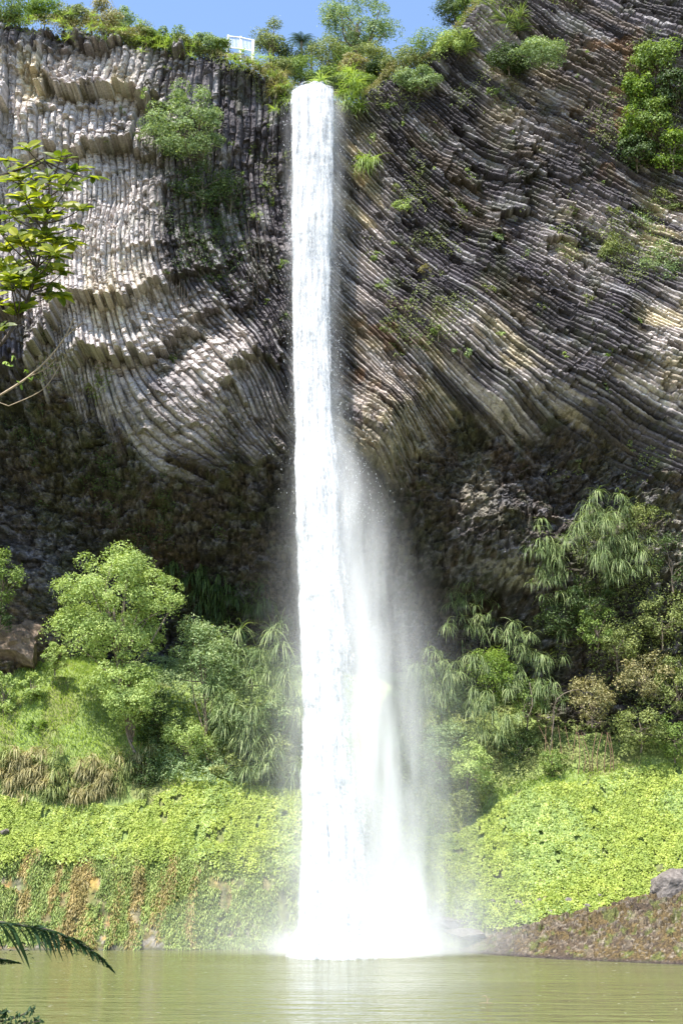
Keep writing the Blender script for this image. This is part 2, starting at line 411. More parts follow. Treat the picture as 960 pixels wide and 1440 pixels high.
    cv = cv * (.22 + .25 * id3 + .6 * ss(.3, .75, vn(x * 5, z * 5, 167)))[..., None]
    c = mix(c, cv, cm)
    c = mix(c, C(.46, .40, .31), np.clip(1.5 * prow, 0, 1) * ss(.3, .6, vn(x * 1.8, z * 1.3, 86)) * .85)
    # lichen / moss specks
    g = ss(.62, .74, vn(x * .8, z * .8, 170) * .6 + .4 * vn(x * 3, z * 3, 171) + .05 * big)
    c = mix(c, C(.09, .10, .05), g * .45)
    gr = ss(.9, .5, prof + .3)
    sp = vn(x * 7, z * 7, 180) * .6 + vn(x * 14, z * 14, 181) * .4
    c = c * (.55 + .9 * sp)[..., None]
    c = c * (1 - .35 * ss(.75, .9, vn(u * 3, v * .6, 182)) * (1 - cm))[..., None]
    return d, np.clip(c, .01, .8)

def build_cliff():
    xs = np.concatenate([np.linspace(-60, -25, 90)[:-1], np.arange(-25, 25.01, .056), np.linspace(25, 60, 90)[1:]])
    nz = 1120
    t = np.linspace(0, 1, nz)
    zt = ztop(xs) + .25 * fbm(xs * .8, xs * 0, 200, 3)
    X = np.broadcast_to(xs, (nz, len(xs))); Z = 3.0 + (zt[None] - 3.0) * t[:, None]
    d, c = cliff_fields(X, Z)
    tp = ss(.985, 1, t)[:, None]
    Y = cbase(X, Z) - d + tp * .5
    # plateau behind the edge
    nb = 26; s = (np.arange(1, nb + 1) / nb) ** 2 * 60
    XB = np.broadcast_to(xs, (nb, len(xs))); YB = Y[-1][None] + s[:, None] * 1.0
    ZB = zt[None] + .02 * s[:, None] + .15 * fbm(XB * .5, YB * .5, 210, 3) - .1
    gcol = np.broadcast_to(np.array([.08, .09, .035]), XB.shape + (3,))
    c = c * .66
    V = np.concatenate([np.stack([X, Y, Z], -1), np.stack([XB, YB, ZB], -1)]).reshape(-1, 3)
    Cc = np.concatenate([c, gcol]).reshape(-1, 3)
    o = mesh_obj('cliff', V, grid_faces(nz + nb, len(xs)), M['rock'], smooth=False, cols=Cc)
    tag(o, kind='structure')
    return o
build_cliff()
LX0, LZ0, LD = -30, 2, .1
_lx, _lz = np.meshgrid(np.arange(LX0, 30, LD), np.arange(LZ0, 64, LD))
CLG = cbase(_lx, _lz) - cliff_fields(_lx, _lz)[0]
def cliff_y(x, z):
    return bil(CLG, LX0, LD, LZ0, LD, np.asarray(x, float), np.asarray(z, float))
def hit_cliff(px, py):
    px = np.atleast_1d(np.asarray(px, float)); py = np.atleast_1d(np.asarray(py, float))
    Y = np.full(px.shape, 64.); done = np.zeros(px.shape, bool)
    for _ in range(90):
        p = at(px, py, Y); yy = cliff_y(p[..., 0], p[..., 2])
        done |= (yy <= Y)
        Y = np.where(done, Y, Y + .3)
    return at(px, py, Y)

# ------------------------------------------------------------------ GROUND: z over (x, y)
gc = []
for px, py, Y in [
 (-400, 1335, 69), (-400, 1180, 71), (-400, 1000, 75), (-400, 1100, 73),
 (0, 1334, 70.6), (100, 1334, 70.7), (200, 1334, 70.8), (300, 1334, 70.9), (400, 1334, 71.2), (500, 1332, 72), (600, 1334, 71),
 (0, 1225, 71.9), (100, 1228, 72), (200, 1228, 72.1), (300, 1222, 72.2), (400, 1215, 72.5), (500, 1225, 73.5), (580, 1240, 73),
 (0, 1190, 72.9), (200, 1200, 72.8), (400, 1190, 73.6),
 (0, 1128, 75.0), (100, 1135, 75.0), (200, 1120, 75.3), (300, 1090, 76.6), (400, 1100, 76.4), (500, 1100, 78),
 (0, 1062, 75.8), (100, 1065, 75.9), (200, 1060, 76.6), 
 (0, 1000, 77.6), (100, 1010, 77.6), (60, 950, 79.2), (130, 965, 79.4), (0, 960, 79.0), (230, 1000, 80.5), (320, 1000, 81), (400, 960, 83), (500, 960, 84),
 (640, 1338, 70.6), (700, 1345, 69.8), (800, 1352, 68.9), (960, 1356, 68.2), (1300, 1350, 67),
 (640, 1285, 71.8), (760, 1290, 71.4), (880, 1275, 71.2), (960, 1262, 71.2), (1300, 1200, 71),
 (600, 1190, 75.5), (700, 1190, 75.2), (850, 1180, 75.0), (960, 1165, 75.0),
 (680, 1125, 78.0), (780, 1105, 78.0), (880, 1090, 78.2), (960, 1072, 78.6), (1300, 1050, 76),
 (600, 1050, 81), (700, 1040, 82), (850, 1040, 80.2), (960, 1020, 79.8), (620, 980, 84.5)]:
    gc.append(at(px, py, Y))
gc += [np.array([x, y, z]) for x in (-45, -30, -15, 0, 15, 30, 45) for y, z in ((66.2, -1.6), (62, -2.2))]
gc += [np.array([x, 92, z]) for x, z in ((-45, 19), (-20, 19), (0, 19), (20, 18), (45, 18))]
gc = np.array(gc)
GX0, GDX, GY0, GDY = -50, .4, 62, .25
ggx, ggy = np.meshgrid(np.arange(GX0, 50.1, GDX), np.arange(GY0, 92.1, GDY))
GB = rbf(gc[:, :2], gc[:, 2], ggx, ggy)
def gz_(x, y):
    return bil(GB, GX0, GDX, GY0, GDY, x, y)
def _gzf(x, y):
    b = gz_(x, y)
    land = ss(-.5, 1., b)
    return b + land * (.28 * fbm(x * .5, y * .5, 300, 3) + .10 * fbm(x * 2, y * 2, 301, 3))
_hx, _hy = np.meshgrid(np.arange(-92, 92.1, .2), np.arange(60, 92.1, .1))
GLG = _gzf(_hx, _hy)
def ground_z(x, y): return bil(GLG, -92, .2, 60, .1, x, y)
def hit_ground(px, py):
    px = np.atleast_1d(np.asarray(px, float)); py = np.atleast_1d(np.asarray(py, float))
    Y = np.full(px.shape, 64.); done = np.zeros(px.shape, bool)
    for _ in range(200):
        p = at(px, py, Y); done |= (ground_z(p[..., 0], p[..., 1]) >= p[..., 2])
        Y = np.where(done, Y, Y + .14)
    return at(px, py, Y)

def build_ground():
    xs = np.concatenate([np.linspace(-90, -26, 30)[:-1], np.arange(-26, 26.01, .12), np.linspace(26, 90, 30)[1:]])
    ys = np.concatenate([np.linspace(-60, 62, 60)[:-1], np.linspace(62, 69.6, 20)[:-1], np.arange(69.6, 76, .06), np.arange(76, 92, .15)])
    X, Y = np.meshgrid(xs, ys)
    Z = ground_z(X, Y)
    near = ss(20, 6, Y); Z = np.where(Y < 62, -2.3 + near * 5.6 + .2 * fbm(X * .3, Y * .3, 310, 3), Z)
    zb = gz_(X, Y)
    px, py = proj(np.stack([X, Y, Z], -1))
    n1 = fbm(X * .5, Y * .5, 320, 4)
    # upright streaks on the steep face over the pool
    s = vn(X * 1.1 + .5 * fbm(X * .5, Z * .5, 330, 3), Z * .25, 321) * .55 + vn(X * 3.1, Z * .5, 322) * .3 + .15 * vn(X * 8, Z * 2, 323)
    c = np.broadcast_to(np.array([.16, .21, .06]), X.shape + (3,)).copy()
    def mix(a, b, t): return a * (1 - t[..., None]) + np.array(b) * t[..., None]
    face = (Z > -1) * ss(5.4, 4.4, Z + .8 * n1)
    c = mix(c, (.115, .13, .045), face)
    xs_ = X + .5 * fbm(X * .6, Z * .5, 351, 3)
    s2_ = vn(xs_ * 2.3, Z * .35, 352) * .6 + vn(xs_ * 6, Z * .9, 353) * .4
    left = ss(430, 40, px)
    taper = ss(.30, .62, vn(xs_ * 1.1, Z * .8, 354))
    c = mix(c, (.21, .155, .085), face * ss(.47, .60, s2_ + .12 * left - .04) * .45)
    c = mix(c, (.30, .18, .07), face * left * taper * ss(.52, .66, s2_ + .10 * left))
    c = mix(c, (.36, .22, .06), face * left * taper * ss(.60, .72, vn(xs_ * 3, Z * .7, 341)) * .8)
    c = mix(c, (.22, .19, .14), face * left * ss(.58, .7, vn(xs_ * 2.0 + 30, Z * .5, 340)) * .6)
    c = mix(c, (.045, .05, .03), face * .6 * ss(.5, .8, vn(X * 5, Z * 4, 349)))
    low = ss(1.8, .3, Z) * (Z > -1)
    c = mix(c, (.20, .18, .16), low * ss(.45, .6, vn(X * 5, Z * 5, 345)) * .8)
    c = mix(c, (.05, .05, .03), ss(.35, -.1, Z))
    c = mix(c, (.14, .13, .05), .6 * ss(.62, .7, vn(X * .8, Y * .9, 350)) * (Z > 5))
    V = np.stack([X, Y, Z], -1).reshape(-1, 3)
    # little ledges and lumps on the steep face
    fm = face.reshape(-1) * (V[:, 1] > 69)
    V[:, 1] -= fm * (.35 * fbm(V[:, 0] * .9, V[:, 2] * .45, 360, 4) + .16 * (vn(V[:, 0] * 4, V[:, 2] * 2.2, 364) - .5))
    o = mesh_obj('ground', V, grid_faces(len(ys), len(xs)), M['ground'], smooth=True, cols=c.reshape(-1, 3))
    tag(o, kind='structure')
build_ground()

# ------------------------------------------------------------------ WATER of the pool
def build_water():
    xs = np.linspace(-90, 90, 61); ys = np.concatenate([np.linspace(14, 40, 20)[:-1], np.linspace(40, 78, 60)])
    X, Y = np.meshgrid(xs, ys)
    m, nt, N, L = newmat('murky_pool_water')
    geo = nd(nt, 'ShaderNodeNewGeometry')
    mp = nd(nt, 'ShaderNodeMapping'); L.new(geo.outputs['Position'], mp.inputs['Vector'])
    mp.inputs['Scale'].default_value = (.55, 1.5, 1)
    n1 = noise_node(nt, 1.2, 5, mp.outputs[0], .6)
    mp2 = nd(nt, 'ShaderNodeMapping'); L.new(geo.outputs['Position'], mp2.inputs['Vector'])
    mp2.inputs['Scale'].default_value = (.10, .5, 1)
    n2 = noise_node(nt, 1.0, 3, mp2.outputs[0], .5)
    sx = nd(nt, 'ShaderNodeSeparateXYZ'); L.new(geo.outputs['Position'], sx.inputs[0])
    # calmer close to us, choppy under the fall
    amp = mth(nt, 'MULTIPLY_ADD', n2.outputs['Fac'], 1.2, -.15, True)
    mp3 = nd(nt, 'ShaderNodeMapping'); L.new(geo.outputs['Position'], mp3.inputs['Vector']); mp3.inputs['Scale'].default_value = (.30, 1.1, 1)
    n5 = noise_node(nt, 1.0, 4, mp3.outputs[0], .6)
    nearf = mth(nt, 'MULTIPLY_ADD', sx.outputs[1], -.12, 6.3, True)
    hgt = mth(nt, 'ADD', mth(nt, 'MULTIPLY', n1.outputs['Fac'], amp), mth(nt, 'MULTIPLY', mth(nt, 'MULTIPLY', n5.outputs['Fac'], 3.6), nearf))
    bp = nd(nt, 'ShaderNodeBump'); bp.inputs['Strength'].default_value = .8; bp.inputs['Distance'].default_value = .32
    L.new(hgt, bp.inputs['Height'])
    col = mixc(nt, (.145, .15, .06), (.10, .108, .042), n2.outputs['Fac'])
    # foam flecks
    n3 = noise_node(nt, 2.6, 4, mp.outputs[0], .7)
    dx = mth(nt, 'DIVIDE', mth(nt, 'SUBTRACT', sx.outputs[0], 1.3), 3.9)
    dy = mth(nt, 'DIVIDE', mth(nt, 'SUBTRACT', sx.outputs[1], 66.4), 2.0)
    rr = mth(nt, 'SQRT', mth(nt, 'ADD', mth(nt, 'MULTIPLY', dx, dx), mth(nt, 'MULTIPLY', dy, dy)))
    fo = mth(nt, 'MULTIPLY_ADD', rr, -.75, .95)
    fo = mth(nt, 'ADD', fo, mth(nt, 'MULTIPLY_ADD', n3.outputs['Fac'], 1.6, -.9))
    foam = mth(nt, 'MULTIPLY', fo, 1.0, None, True)
    n4 = noise_node(nt, 5.5, 2, mp.outputs[0], .5)
    fleck = ramp(nt, n4.outputs['Fac'], [(.70, (0, 0, 0)), (.76, (1, 1, 1))])
    foam = mth(nt, 'MAXIMUM', foam, mth(nt, 'MULTIPLY', fleck.outputs[0], .6))
    col = mixc(nt, col, (.8, .82, .8), foam)
    pb = nd(nt, 'ShaderNodeBsdfPrincipled'); L.new(col, pb.inputs['Base Color'])
    pb.inputs['IOR'].default_value = 1.33
    rg = mth(nt, 'MULTIPLY_ADD', foam, .6, .10); L.new(rg, pb.inputs['Roughness'])
    L.new(bp.outputs[0], pb.inputs['Normal'])
    o = nd(nt, 'ShaderNodeOutputMaterial'); L.new(pb.outputs[0], o.inputs['Surface'])
    V = np.stack([X, Y, 0 * X], -1).reshape(-1, 3)
    ob = mesh_obj('water', V, grid_faces(len(ys), len(xs)), m, smooth=True); tag(ob, kind='structure')
build_water()

# ------------------------------------------------------------------ WATERFALL
#        py   left right veil  Y
FALL = [(129.5, 415, 468, 2, 80.5), (130.5, 414, 469, 3, 78.4), (133, 411, 473, 4, 76.6), (150, 410, 475, 5, 76.0), (200, 411, 474, 6, 75.6), (300, 411, 472, 10, 75.0), (400, 412, 468, 16, 74.5),
        (500, 414, 468, 24, 74.0), (600, 416, 480, 36, 73.3), (650, 416, 490, 46, 72.8), (700, 417, 502, 56, 72.2), (800, 418, 512, 66, 71.2), (900, 425, 524, 72, 70.3),
        (1000, 427, 532, 72, 69.5), (1100, 426, 544, 66, 68.7), (1200, 427, 560, 56, 67.8), (1300, 422, 582, 44, 66.9), (1325, 412, 606, 40, 66.6), (1344, 404, 612, 40, 66.3)]
FT = np.array(FALL, float)
def water_mat(name, gain, bias, sx, sz):
    m, nt, N, L = newmat(name)
    uvn = nd(nt, 'ShaderNodeUVMap', uv_map='UVMap')
    dn = nd(nt, 'ShaderNodeAttribute', attribute_name='dens')
    mp = nd(nt, 'ShaderNodeMapping'); L.new(uvn.outputs[0], mp.inputs['Vector']); mp.inputs['Scale'].default_value = (sx, sz, 1)
    n1 = noise_node(nt, 1, 5, mp.outputs[0], .62)
    mp2 = nd(nt, 'ShaderNodeMapping'); L.new(uvn.outputs[0], mp2.inputs['Vector']); mp2.inputs['Scale'].default_value = (sx * 4.5, sz * 14, 1)
    n2 = noise_node(nt, 1, 4, mp2.outputs[0], .7)
    n = mth(nt, 'ADD', mth(nt, 'MULTIPLY', n1.outputs['Fac'], .6), mth(nt, 'MULTIPLY', n2.outputs['Fac'], .4))
    a = mth(nt, 'ADD', mth(nt, 'MULTIPLY_ADD', n, gain, -gain * .5), bias)
    a = mth(nt, 'ADD', a, mth(nt, 'MULTIPLY_ADD', dn.outputs['Fac'], 2.2, -1.1))
    a = mth(nt, 'MULTIPLY', a, 1, None, True)
    a = mth(nt, 'MULTIPLY', a, ramp(nt, dn.outputs['Fac'], [(0, (0, 0, 0)), (.25, (1, 1, 1))]).outputs[0])
    col = ramp(nt, n, [(.36, (.30, .325, .36)), (.52, (.70, .715, .73))])
    geo = nd(nt, 'ShaderNodeNewGeometry'); sz_ = nd(nt, 'ShaderNodeSeparateXYZ'); L.new(geo.outputs['Position'], sz_.inputs[0])
    lowf = mth(nt, 'MULTIPLY', mth(nt, 'MULTIPLY_ADD', sz_.outputs[2], -.05, 1.9, True), .7)
    wcol = mixc(nt, col.outputs[0], (.66, .675, .69), lowf)
    df = nd(nt, 'ShaderNodeBsdfDiffuse'); L.new(wcol, df.inputs['Color'])
    bp = nd(nt, 'ShaderNodeBump'); bp.inputs['Strength'].default_value = .5; bp.inputs['Distance'].default_value = .25
    L.new(n, bp.inputs['Height']); L.new(bp.outputs[0], df.inputs['Normal'])
    tr = nd(nt, 'ShaderNodeBsdfTranslucent'); L.new(wcol, tr.inputs['Color'])
    mx = nd(nt, 'ShaderNodeMixShader'); mx.inputs[0].default_value = .35
    L.new(df.outputs[0], mx.inputs[1]); L.new(tr.outputs[0], mx.inputs[2])
    tp = nd(nt, 'ShaderNodeBsdfTransparent')
    m2 = nd(nt, 'ShaderNodeMixShader'); L.new(a, m2.inputs[0]); L.new(tp.outputs[0], m2.inputs[1]); L.new(mx.outputs[0], m2.inputs[2])
    o = nd(nt, 'ShaderNodeOutputMaterial'); L.new(m2.outputs[0], o.inputs['Surface'])
    return m
wf = empty('waterfall', (at(500, 1343, 66.4)[0], 66.4, 0), 'tall white waterfall plunging from the cliff lip into the green pool', 'waterfall')
def fall_layer(name, grow, scale_in, seed, mat, thick):
    nr, ns = 620, 84
    py = np.concatenate([np.linspace(129.5, 131, 8)[:-1], np.linspace(131, 136, 12)[:-1], np.linspace(136, 1344, nr - 18)])
    Lx = np.interp(py, FT[:, 0], FT[:, 1]); Rx = np.interp(py, FT[:, 0], FT[:, 2]); Ve = np.interp(py, FT[:, 0], FT[:, 3]); Y = np.interp(py, FT[:, 0], FT[:, 4])
    Re = Rx + Ve * grow; Le = Lx - 2 * grow
    mid = (Lx + Rx) / 2
    Re = mid + (Re - mid) * scale_in; Le = mid + (Le - mid) * (.5 + .5 * scale_in)
    A = at(Le, py, Y); B = at(Re, py, Y)
    ctr = (A + B) / 2; half = (B[:, 0] - A[:, 0]) / 2
    ph = np.arange(ns) * 2 * np.pi / ns
    H = ctr[:, 2:3]
    rad = 1 + .10 * fbm(np.cos(ph)[None] * 2 + 5, np.sin(ph)[None] * 2 + H * .16, seed, 4) + .05 * fbm(np.cos(ph)[None] * 6 + H * 0, np.sin(ph)[None] * 6 + H * .8, seed + 9, 3)
    rad = rad + .16 * fbm(H * .22, 0 * H, 411, 3) + .07 * fbm(H * 1.4, ph[None] * 1.5, seed + 21, 3)
    X = ctr[:, 0:1] + half[:, None] * np.cos(ph) * rad
    th = (half * .55 * thick + .15)[:, None]
    Yy = ctr[:, 1:2] + th * np.sin(ph) * rad
    Z = np.broadcast_to(H, X.shape) + .35 * (fbm(X * 1.1, X * 0 + seed, seed + 30, 3) + .1) * ss(170, 133, py)[:, None]
    # density: full over the core, thinning to the windward side
    Xr = B[:, 0:1]; Xc = at(Rx, py, Y)[:, 0:1]; Xl = at(Lx, py, Y)[:, 0:1]
    wid = Xc - Xl; kw = .16 + .75 * ss(350, 900, py)[:, None]
    dens = np.clip(1 - ss(0, 1, (X - (Xc - kw * wid)) / (kw * wid + (Xr - Xc) + .05)), 0, 1) * ss(-.06, .14, (X - Xl) / wid + .06)
    dens = dens * (1 - .25 * grow)
    uvx = (X - Xl) * 1.0 / (.4 + .6 * wid / 3.0)
    uv = np.stack([uvx + 3 * (np.sin(ph) > 0), Z + 0 * X], -1).reshape(-1, 2)
    V = np.stack([X, Yy, Z], -1).reshape(-1, 3)
    return mesh_obj(name, V, grid_faces(len(py), ns, True), mat, wf, True, uv=uv, attrs={'dens': dens.ravel()})
fall_layer('water_column', 0, .88, 400, water_mat('white_water_core', 3.0, .50, 1.6, .26), .7)
fall_layer('water_sheet', .12, 1.0, 420, water_mat('white_water_sheet', 5.5, .05, 2.4, .32), 1.0)
fall_layer('spray_veil', .55, 1.0, 440, water_mat('thin_spray', 5.0, -.20, 2.8, .26), 1.2)
fall_layer('spray_veil', 1.0, 1.0, 460, water_mat('thinner_spray', 4.4, -.55, 3.2, .2), 1.35)

# spray drops thrown off the upper fall
def drops():
    n = 9000
    py = 136 + 600 * RNG.random(n) ** 1.1
    Lx = np.interp(py, FT[:, 0], FT[:, 1]); Rx = np.interp(py, FT[:, 0], FT[:, 2]); Ve = np.interp(py, FT[:, 0], FT[:, 3]); Y = np.interp(py, FT[:, 0], FT[:, 4])
    px = (Lx + Rx) / 2 + RNG.normal(0, 1, n) * (Rx - Lx) * .34 + np.abs(RNG.normal(0, 1, n)) * Ve * .3
    P = at(px, py, Y + RNG.normal(0, .5, n) - .4)
    s = RNG.uniform(.012, .03, n)[:, None]
    D = RNG.normal(0, 1, (n, 3)); D = unit(D); E = unit(np.cross(D, RNG.normal(0, 1, (n, 3))))
    V = np.stack([P + D * s, P + E * s, P - D * s, P - E * s, ], 1)
    V[:, :, 2] += np.array([1, 0, -1, 0])[None] * s * 1.6
    F4 = np.arange(n * 4).reshape(n, 4)
    m, nt, N, L = newmat('spray_drops')
    df = nd(nt, 'ShaderNodeBsdfDiffuse'); df.inputs['Color'].default_value = (.9, .92, .94, 1)
    tr = nd(nt, 'ShaderNodeBsdfTranslucent'); tr.inputs['Color'].default_value = (.9, .92, .94, 1)
    mx = nd(nt, 'ShaderNodeMixShader'); L.new(df.outputs[0], mx.inputs[1]); L.new(tr.outputs[0], mx.inputs[2])
    o = nd(nt, 'ShaderNodeOutputMaterial'); L.new(mx.outputs[0], o.inputs['Surface'])
    ob = mesh_obj('spray_drops', V.reshape(-1, 3), F4, m, wf); tag(ob, kind='stuff')
drops()

# ------------------------------------------------------------------ MIST (a real volume)
def mist():
    # closed hull that follows the fall and spreads over the pool
    rows = [(560, 385, 570, 1.2), (700, 350, 650, 2.4), (850, 320, 710, 3.2), (1000, 300, 740, 3.8), (1150, 290, 750, 4.0), (1250, 270, 755, 4.2), (1310, 180, 760, 4.2), (1341, 150, 770, 4.4)]
    ns = 28; ph = np.arange(ns) * 2 * np.pi / ns
    V = []
    for py, l, r, b in rows:
        Y = float(np.interp(py, FT[:, 0], FT[:, 4]))
        A = at(l, py, Y); B = at(r, py, Y)
        cx = (A[0] + B[0]) / 2; a = (B[0] - A[0]) / 2
        z = max(A[2], .02)
        V += [(cx + a * math.cos(p), Y + b * math.sin(p), z) for p in ph]
    nr = len(rows); f = grid_faces(nr, ns, True)
    V.append((np.mean([v[0] for v in V[:ns]]), 73.8, V[0][2] + .3)); V.append((np.mean([v[0] for v in V[(nr - 1) * ns:nr * ns]]), 66.8, .02))
    t1 = np.array([[nr * ns, (j + 1) % ns, j] for j in range(ns)]); b0 = (nr - 1) * ns
    t2 = np.array([[nr * ns + 1, b0 + j, b0 + (j + 1) % ns] for j in range(ns)])
    m, nt, N, L = newmat('drifting_spray')
    geo = nd(nt, 'ShaderNodeNewGeometry')
    s = nd(nt, 'ShaderNodeSeparateXYZ'); L.new(geo.outputs['Position'], s.inputs[0])
    X, Y, Z = s.outputs
    zz = FT[:, 0]
    zt = [float(at(l, p, y)[2]) for p, l, _, _, y in FT]
    def fc(vals, lo, hi):
        """curve node: value against height z 0..60"""
        c = nt.nodes.new('ShaderNodeFloatCurve'); cv = c.mapping.curves[0]
        vals = sorted(vals); vals = [(0, vals[0][1]), (max(vals[0][0], .15), vals[0][1])] + vals[1:] + [(60, vals[-1][1])]
        pts = sorted([(max(z, 0) / 60, (v - lo) / (hi - lo)) for z, v in vals])
        cv.points[0].location = pts[0]; cv.points[1].location = pts[-1]
        for p in pts[1:-1]: cv.points.new(*p)
        c.mapping.update()
        L.new(mth(nt, 'DIVIDE', Z, 60.0, None, True), c.inputs['Value'])
        return mth(nt, 'MULTIPLY_ADD', c.outputs[0], hi - lo, lo)
    tab = [(560, 455, 14, .0), (640, 468, 30, .18), (700, 476, 42, .3), (800, 488, 56, .42), (900, 500, 68, .48), (1000, 508, 78, .5), (1100, 514, 86, .5), (1200, 520, 92, .5), (1290, 545, 80, .9), (1335, 520, 100, 1.0)]
    xs, ws, ds = [], [], []
    for py, cx, w, dn in tab:
        Yv = float(np.interp(py, FT[:, 0], FT[:, 4])); p = at(cx, py, Yv); sc = float(mpp(cx, py, Yv))
        xs.append((p[2], p[0])); ws.append((p[2], w * sc)); ds.append((p[2], dn))
    xc = fc(xs, -5, 10); wd = fc(ws, 0, 8); dd = fc(ds, 0, .85)
    yc = mth(nt, 'MULTIPLY_ADD', Z, .20, 66.8)
    ex = mth(nt, 'POWER', mth(nt, 'DIVIDE', mth(nt, 'SUBTRACT', X, xc), wd), 2)
    ey = mth(nt, 'POWER', mth(nt, 'DIVIDE', mth(nt, 'SUBTRACT', Y, yc), 1.5), 2)
    g = mth(nt, 'EXPONENT', mth(nt, 'MULTIPLY', mth(nt, 'ADD', ex, ey), -1))
    mp = nd(nt, 'ShaderNodeMapping'); L.new(geo.outputs['Position'], mp.inputs['Vector']); mp.inputs['Scale'].default_value = (.8, .6, .14)
    nz = noise_node(nt, 1, 3, mp.outputs[0], .6)
    nn = mth(nt, 'MULTIPLY_ADD', nz.outputs['Fac'], 4.2, -1.35, True)
    col = mth(nt, 'MULTIPLY', mth(nt, 'MULTIPLY', g, dd), nn)
    # puff rolling over the pool at the foot
    b1 = mth(nt, 'POWER', mth(nt, 'DIVIDE', mth(nt, 'SUBTRACT', X, 1.2), 3.0), 2)
    b2 = mth(nt, 'POWER', mth(nt, 'DIVIDE', mth(nt, 'SUBTRACT', Y, 67.0), 2.4), 2)
    b3 = mth(nt, 'POWER', mth(nt, 'DIVIDE', Z, .95), 2)
    pf = mth(nt, 'EXPONENT', mth(nt, 'MULTIPLY', mth(nt, 'ADD', b1, mth(nt, 'ADD', b2, b3)), -1))
    pf = mth(nt, 'MULTIPLY', pf, mth(nt, 'MULTIPLY_ADD', nn, .8, .4))
    b4 = mth(nt, 'POWER', mth(nt, 'DIVIDE', mth(nt, 'SUBTRACT', X, 1.5), 8.0), 2)
    b5 = mth(nt, 'POWER', mth(nt, 'DIVIDE', Z, 3.6), 2)
    pf2 = mth(nt, 'EXPONENT', mth(nt, 'MULTIPLY', mth(nt, 'ADD', b4, mth(nt, 'ADD', b2, b5)), -1))
    tot = mth(nt, 'ADD', col, mth(nt, 'ADD', mth(nt, 'MULTIPLY', pf, .6), mth(nt, 'MULTIPLY', pf2, .13)))
    pv = nd(nt, 'ShaderNodeVolumeScatter'); pv.inputs['Color'].default_value = (.97, .98, 1, 1); pv.inputs['Anisotropy'].default_value = 0.0
    L.new(tot, pv.inputs['Density'])
    o = nd(nt, 'ShaderNodeOutputMaterial'); L.new(pv.outputs[0], o.inputs['Volume'])
    ob = mesh_obj('mist', np.array(V), [f, t1, t2], m, fixn=True)
    tag(ob, 'pale spray mist drifting beside and at the foot of the waterfall', 'mist', kind='stuff')
mist()
def jet():
    """the loose white water round the falling core, also a real volume"""
    rows = [131, 160, 220, 300, 400, 500, 600, 700, 800, 900, 1000, 1100, 1200, 1300, 1341]; ns = 24; ph = np.arange(ns) * 2 * np.pi / ns; V = []
    xs, ws, ys, ds = [], [], [], []
    for py in rows:
        l, r, ve, Y = (float(np.interp(py, FT[:, 0], FT[:, k])) for k in (1, 2, 3, 4))
        r2 = r + .12 * ve; l += (r2 - l) * .10; r2 -= (r2 - l) * .06; A = at(l, py, Y); B = at(r2, py, Y); z = max(float(A[2]), .03)
        cx = (A[0] + B[0]) / 2; hw = (B[0] - A[0]) / 2
        xs.append((z, cx)); ws.append((z, hw)); ys.append((z, Y)); ds.append((z, float(np.interp(py, [131, 145, 300, 600, 900, 1344], [.3, .8, 1.0, .62, .42, .40]))))
        V += [(cx + hw * 1.95 * math.cos(p), Y + (hw * .9 + .6) * math.sin(p), z) for p in ph]
    nr = len(rows); f = grid_faces(nr, ns, True); n0 = nr * ns
    V.append((xs[0][1], ys[0][1], xs[0][0] + .05)); V.append((xs[-1][1], ys[-1][1], .02)); b0 = (nr - 1) * ns
    t1 = np.array([[n0, (j + 1) % ns, j] for j in range(ns)]); t2 = np.array([[n0 + 1, b0 + j, b0 + (j + 1) % ns] for j in range(ns)])
    m, nt, N, L = newmat('loose_white_water')
    geo = nd(nt, 'ShaderNodeNewGeometry'); s_ = nd(nt, 'ShaderNodeSeparateXYZ'); L.new(geo.outputs['Position'], s_.inputs[0]); X, Y, Z = s_.outputs
    def fc(vals, lo, hi):
        c = nt.nodes.new('ShaderNodeFloatCurve'); cv = c.mapping.curves[0]
        vals = sorted(vals); vals = [(0, vals[0][1]), (max(vals[0][0], .15), vals[0][1])] + vals[1:] + [(62, vals[-1][1])]
        pts = sorted([(max(z, 0) / 62, (v - lo) / (hi - lo)) for z, v in vals])
        cv.points[0].location = pts[0]; cv.points[1].location = pts[-1]
        for p in pts[1:-1]: cv.points.new(*p)
        c.mapping.update(); L.new(mth(nt, 'DIVIDE', Z, 62.0, None, True), c.inputs['Value'])
        return mth(nt, 'MULTIPLY_ADD', c.outputs[0], hi - lo, lo)
    xc, wd, yc, dd = fc(xs, -5, 10), fc(ws, 0, 6), fc(ys, 60, 85), fc(ds, 0, 2)
    mp = nd(nt, 'ShaderNodeMapping'); L.new(geo.outputs['Position'], mp.inputs['Vector']); mp.inputs['Scale'].default_value = (1.7, 1.0, .28)
    nz = noise_node(nt, 1, 4, mp.outputs[0], .65)
    wob = mth(nt, 'MULTIPLY_ADD', nz.outputs['Fac'], 1.3, -.65)
    ex = mth(nt, 'ABSOLUTE', mth(nt, 'ADD', mth(nt, 'DIVIDE', mth(nt, 'SUBTRACT', X, xc), wd), mth(nt, 'MULTIPLY', wob, .35)))
    ey = mth(nt, 'POWER', mth(nt, 'DIVIDE', mth(nt, 'SUBTRACT', Y, yc), mth(nt, 'MULTIPLY_ADD', wd, .45, .25)), 2)
    g = mth(nt, 'EXPONENT', mth(nt, 'MULTIPLY', mth(nt, 'ADD', mth(nt, 'POWER', ex, 2.6), ey), -1))
    tot = mth(nt, 'MULTIPLY', mth(nt, 'MULTIPLY', g, dd), mth(nt, 'MULTIPLY_ADD', nz.outputs['Fac'], 5.0, -1.8, True))
    pv = nd(nt, 'ShaderNodeVolumeScatter'); pv.inputs['Color'].default_value = (.97, .98, 1, 1)
    L.new(tot, pv.inputs['Density'])
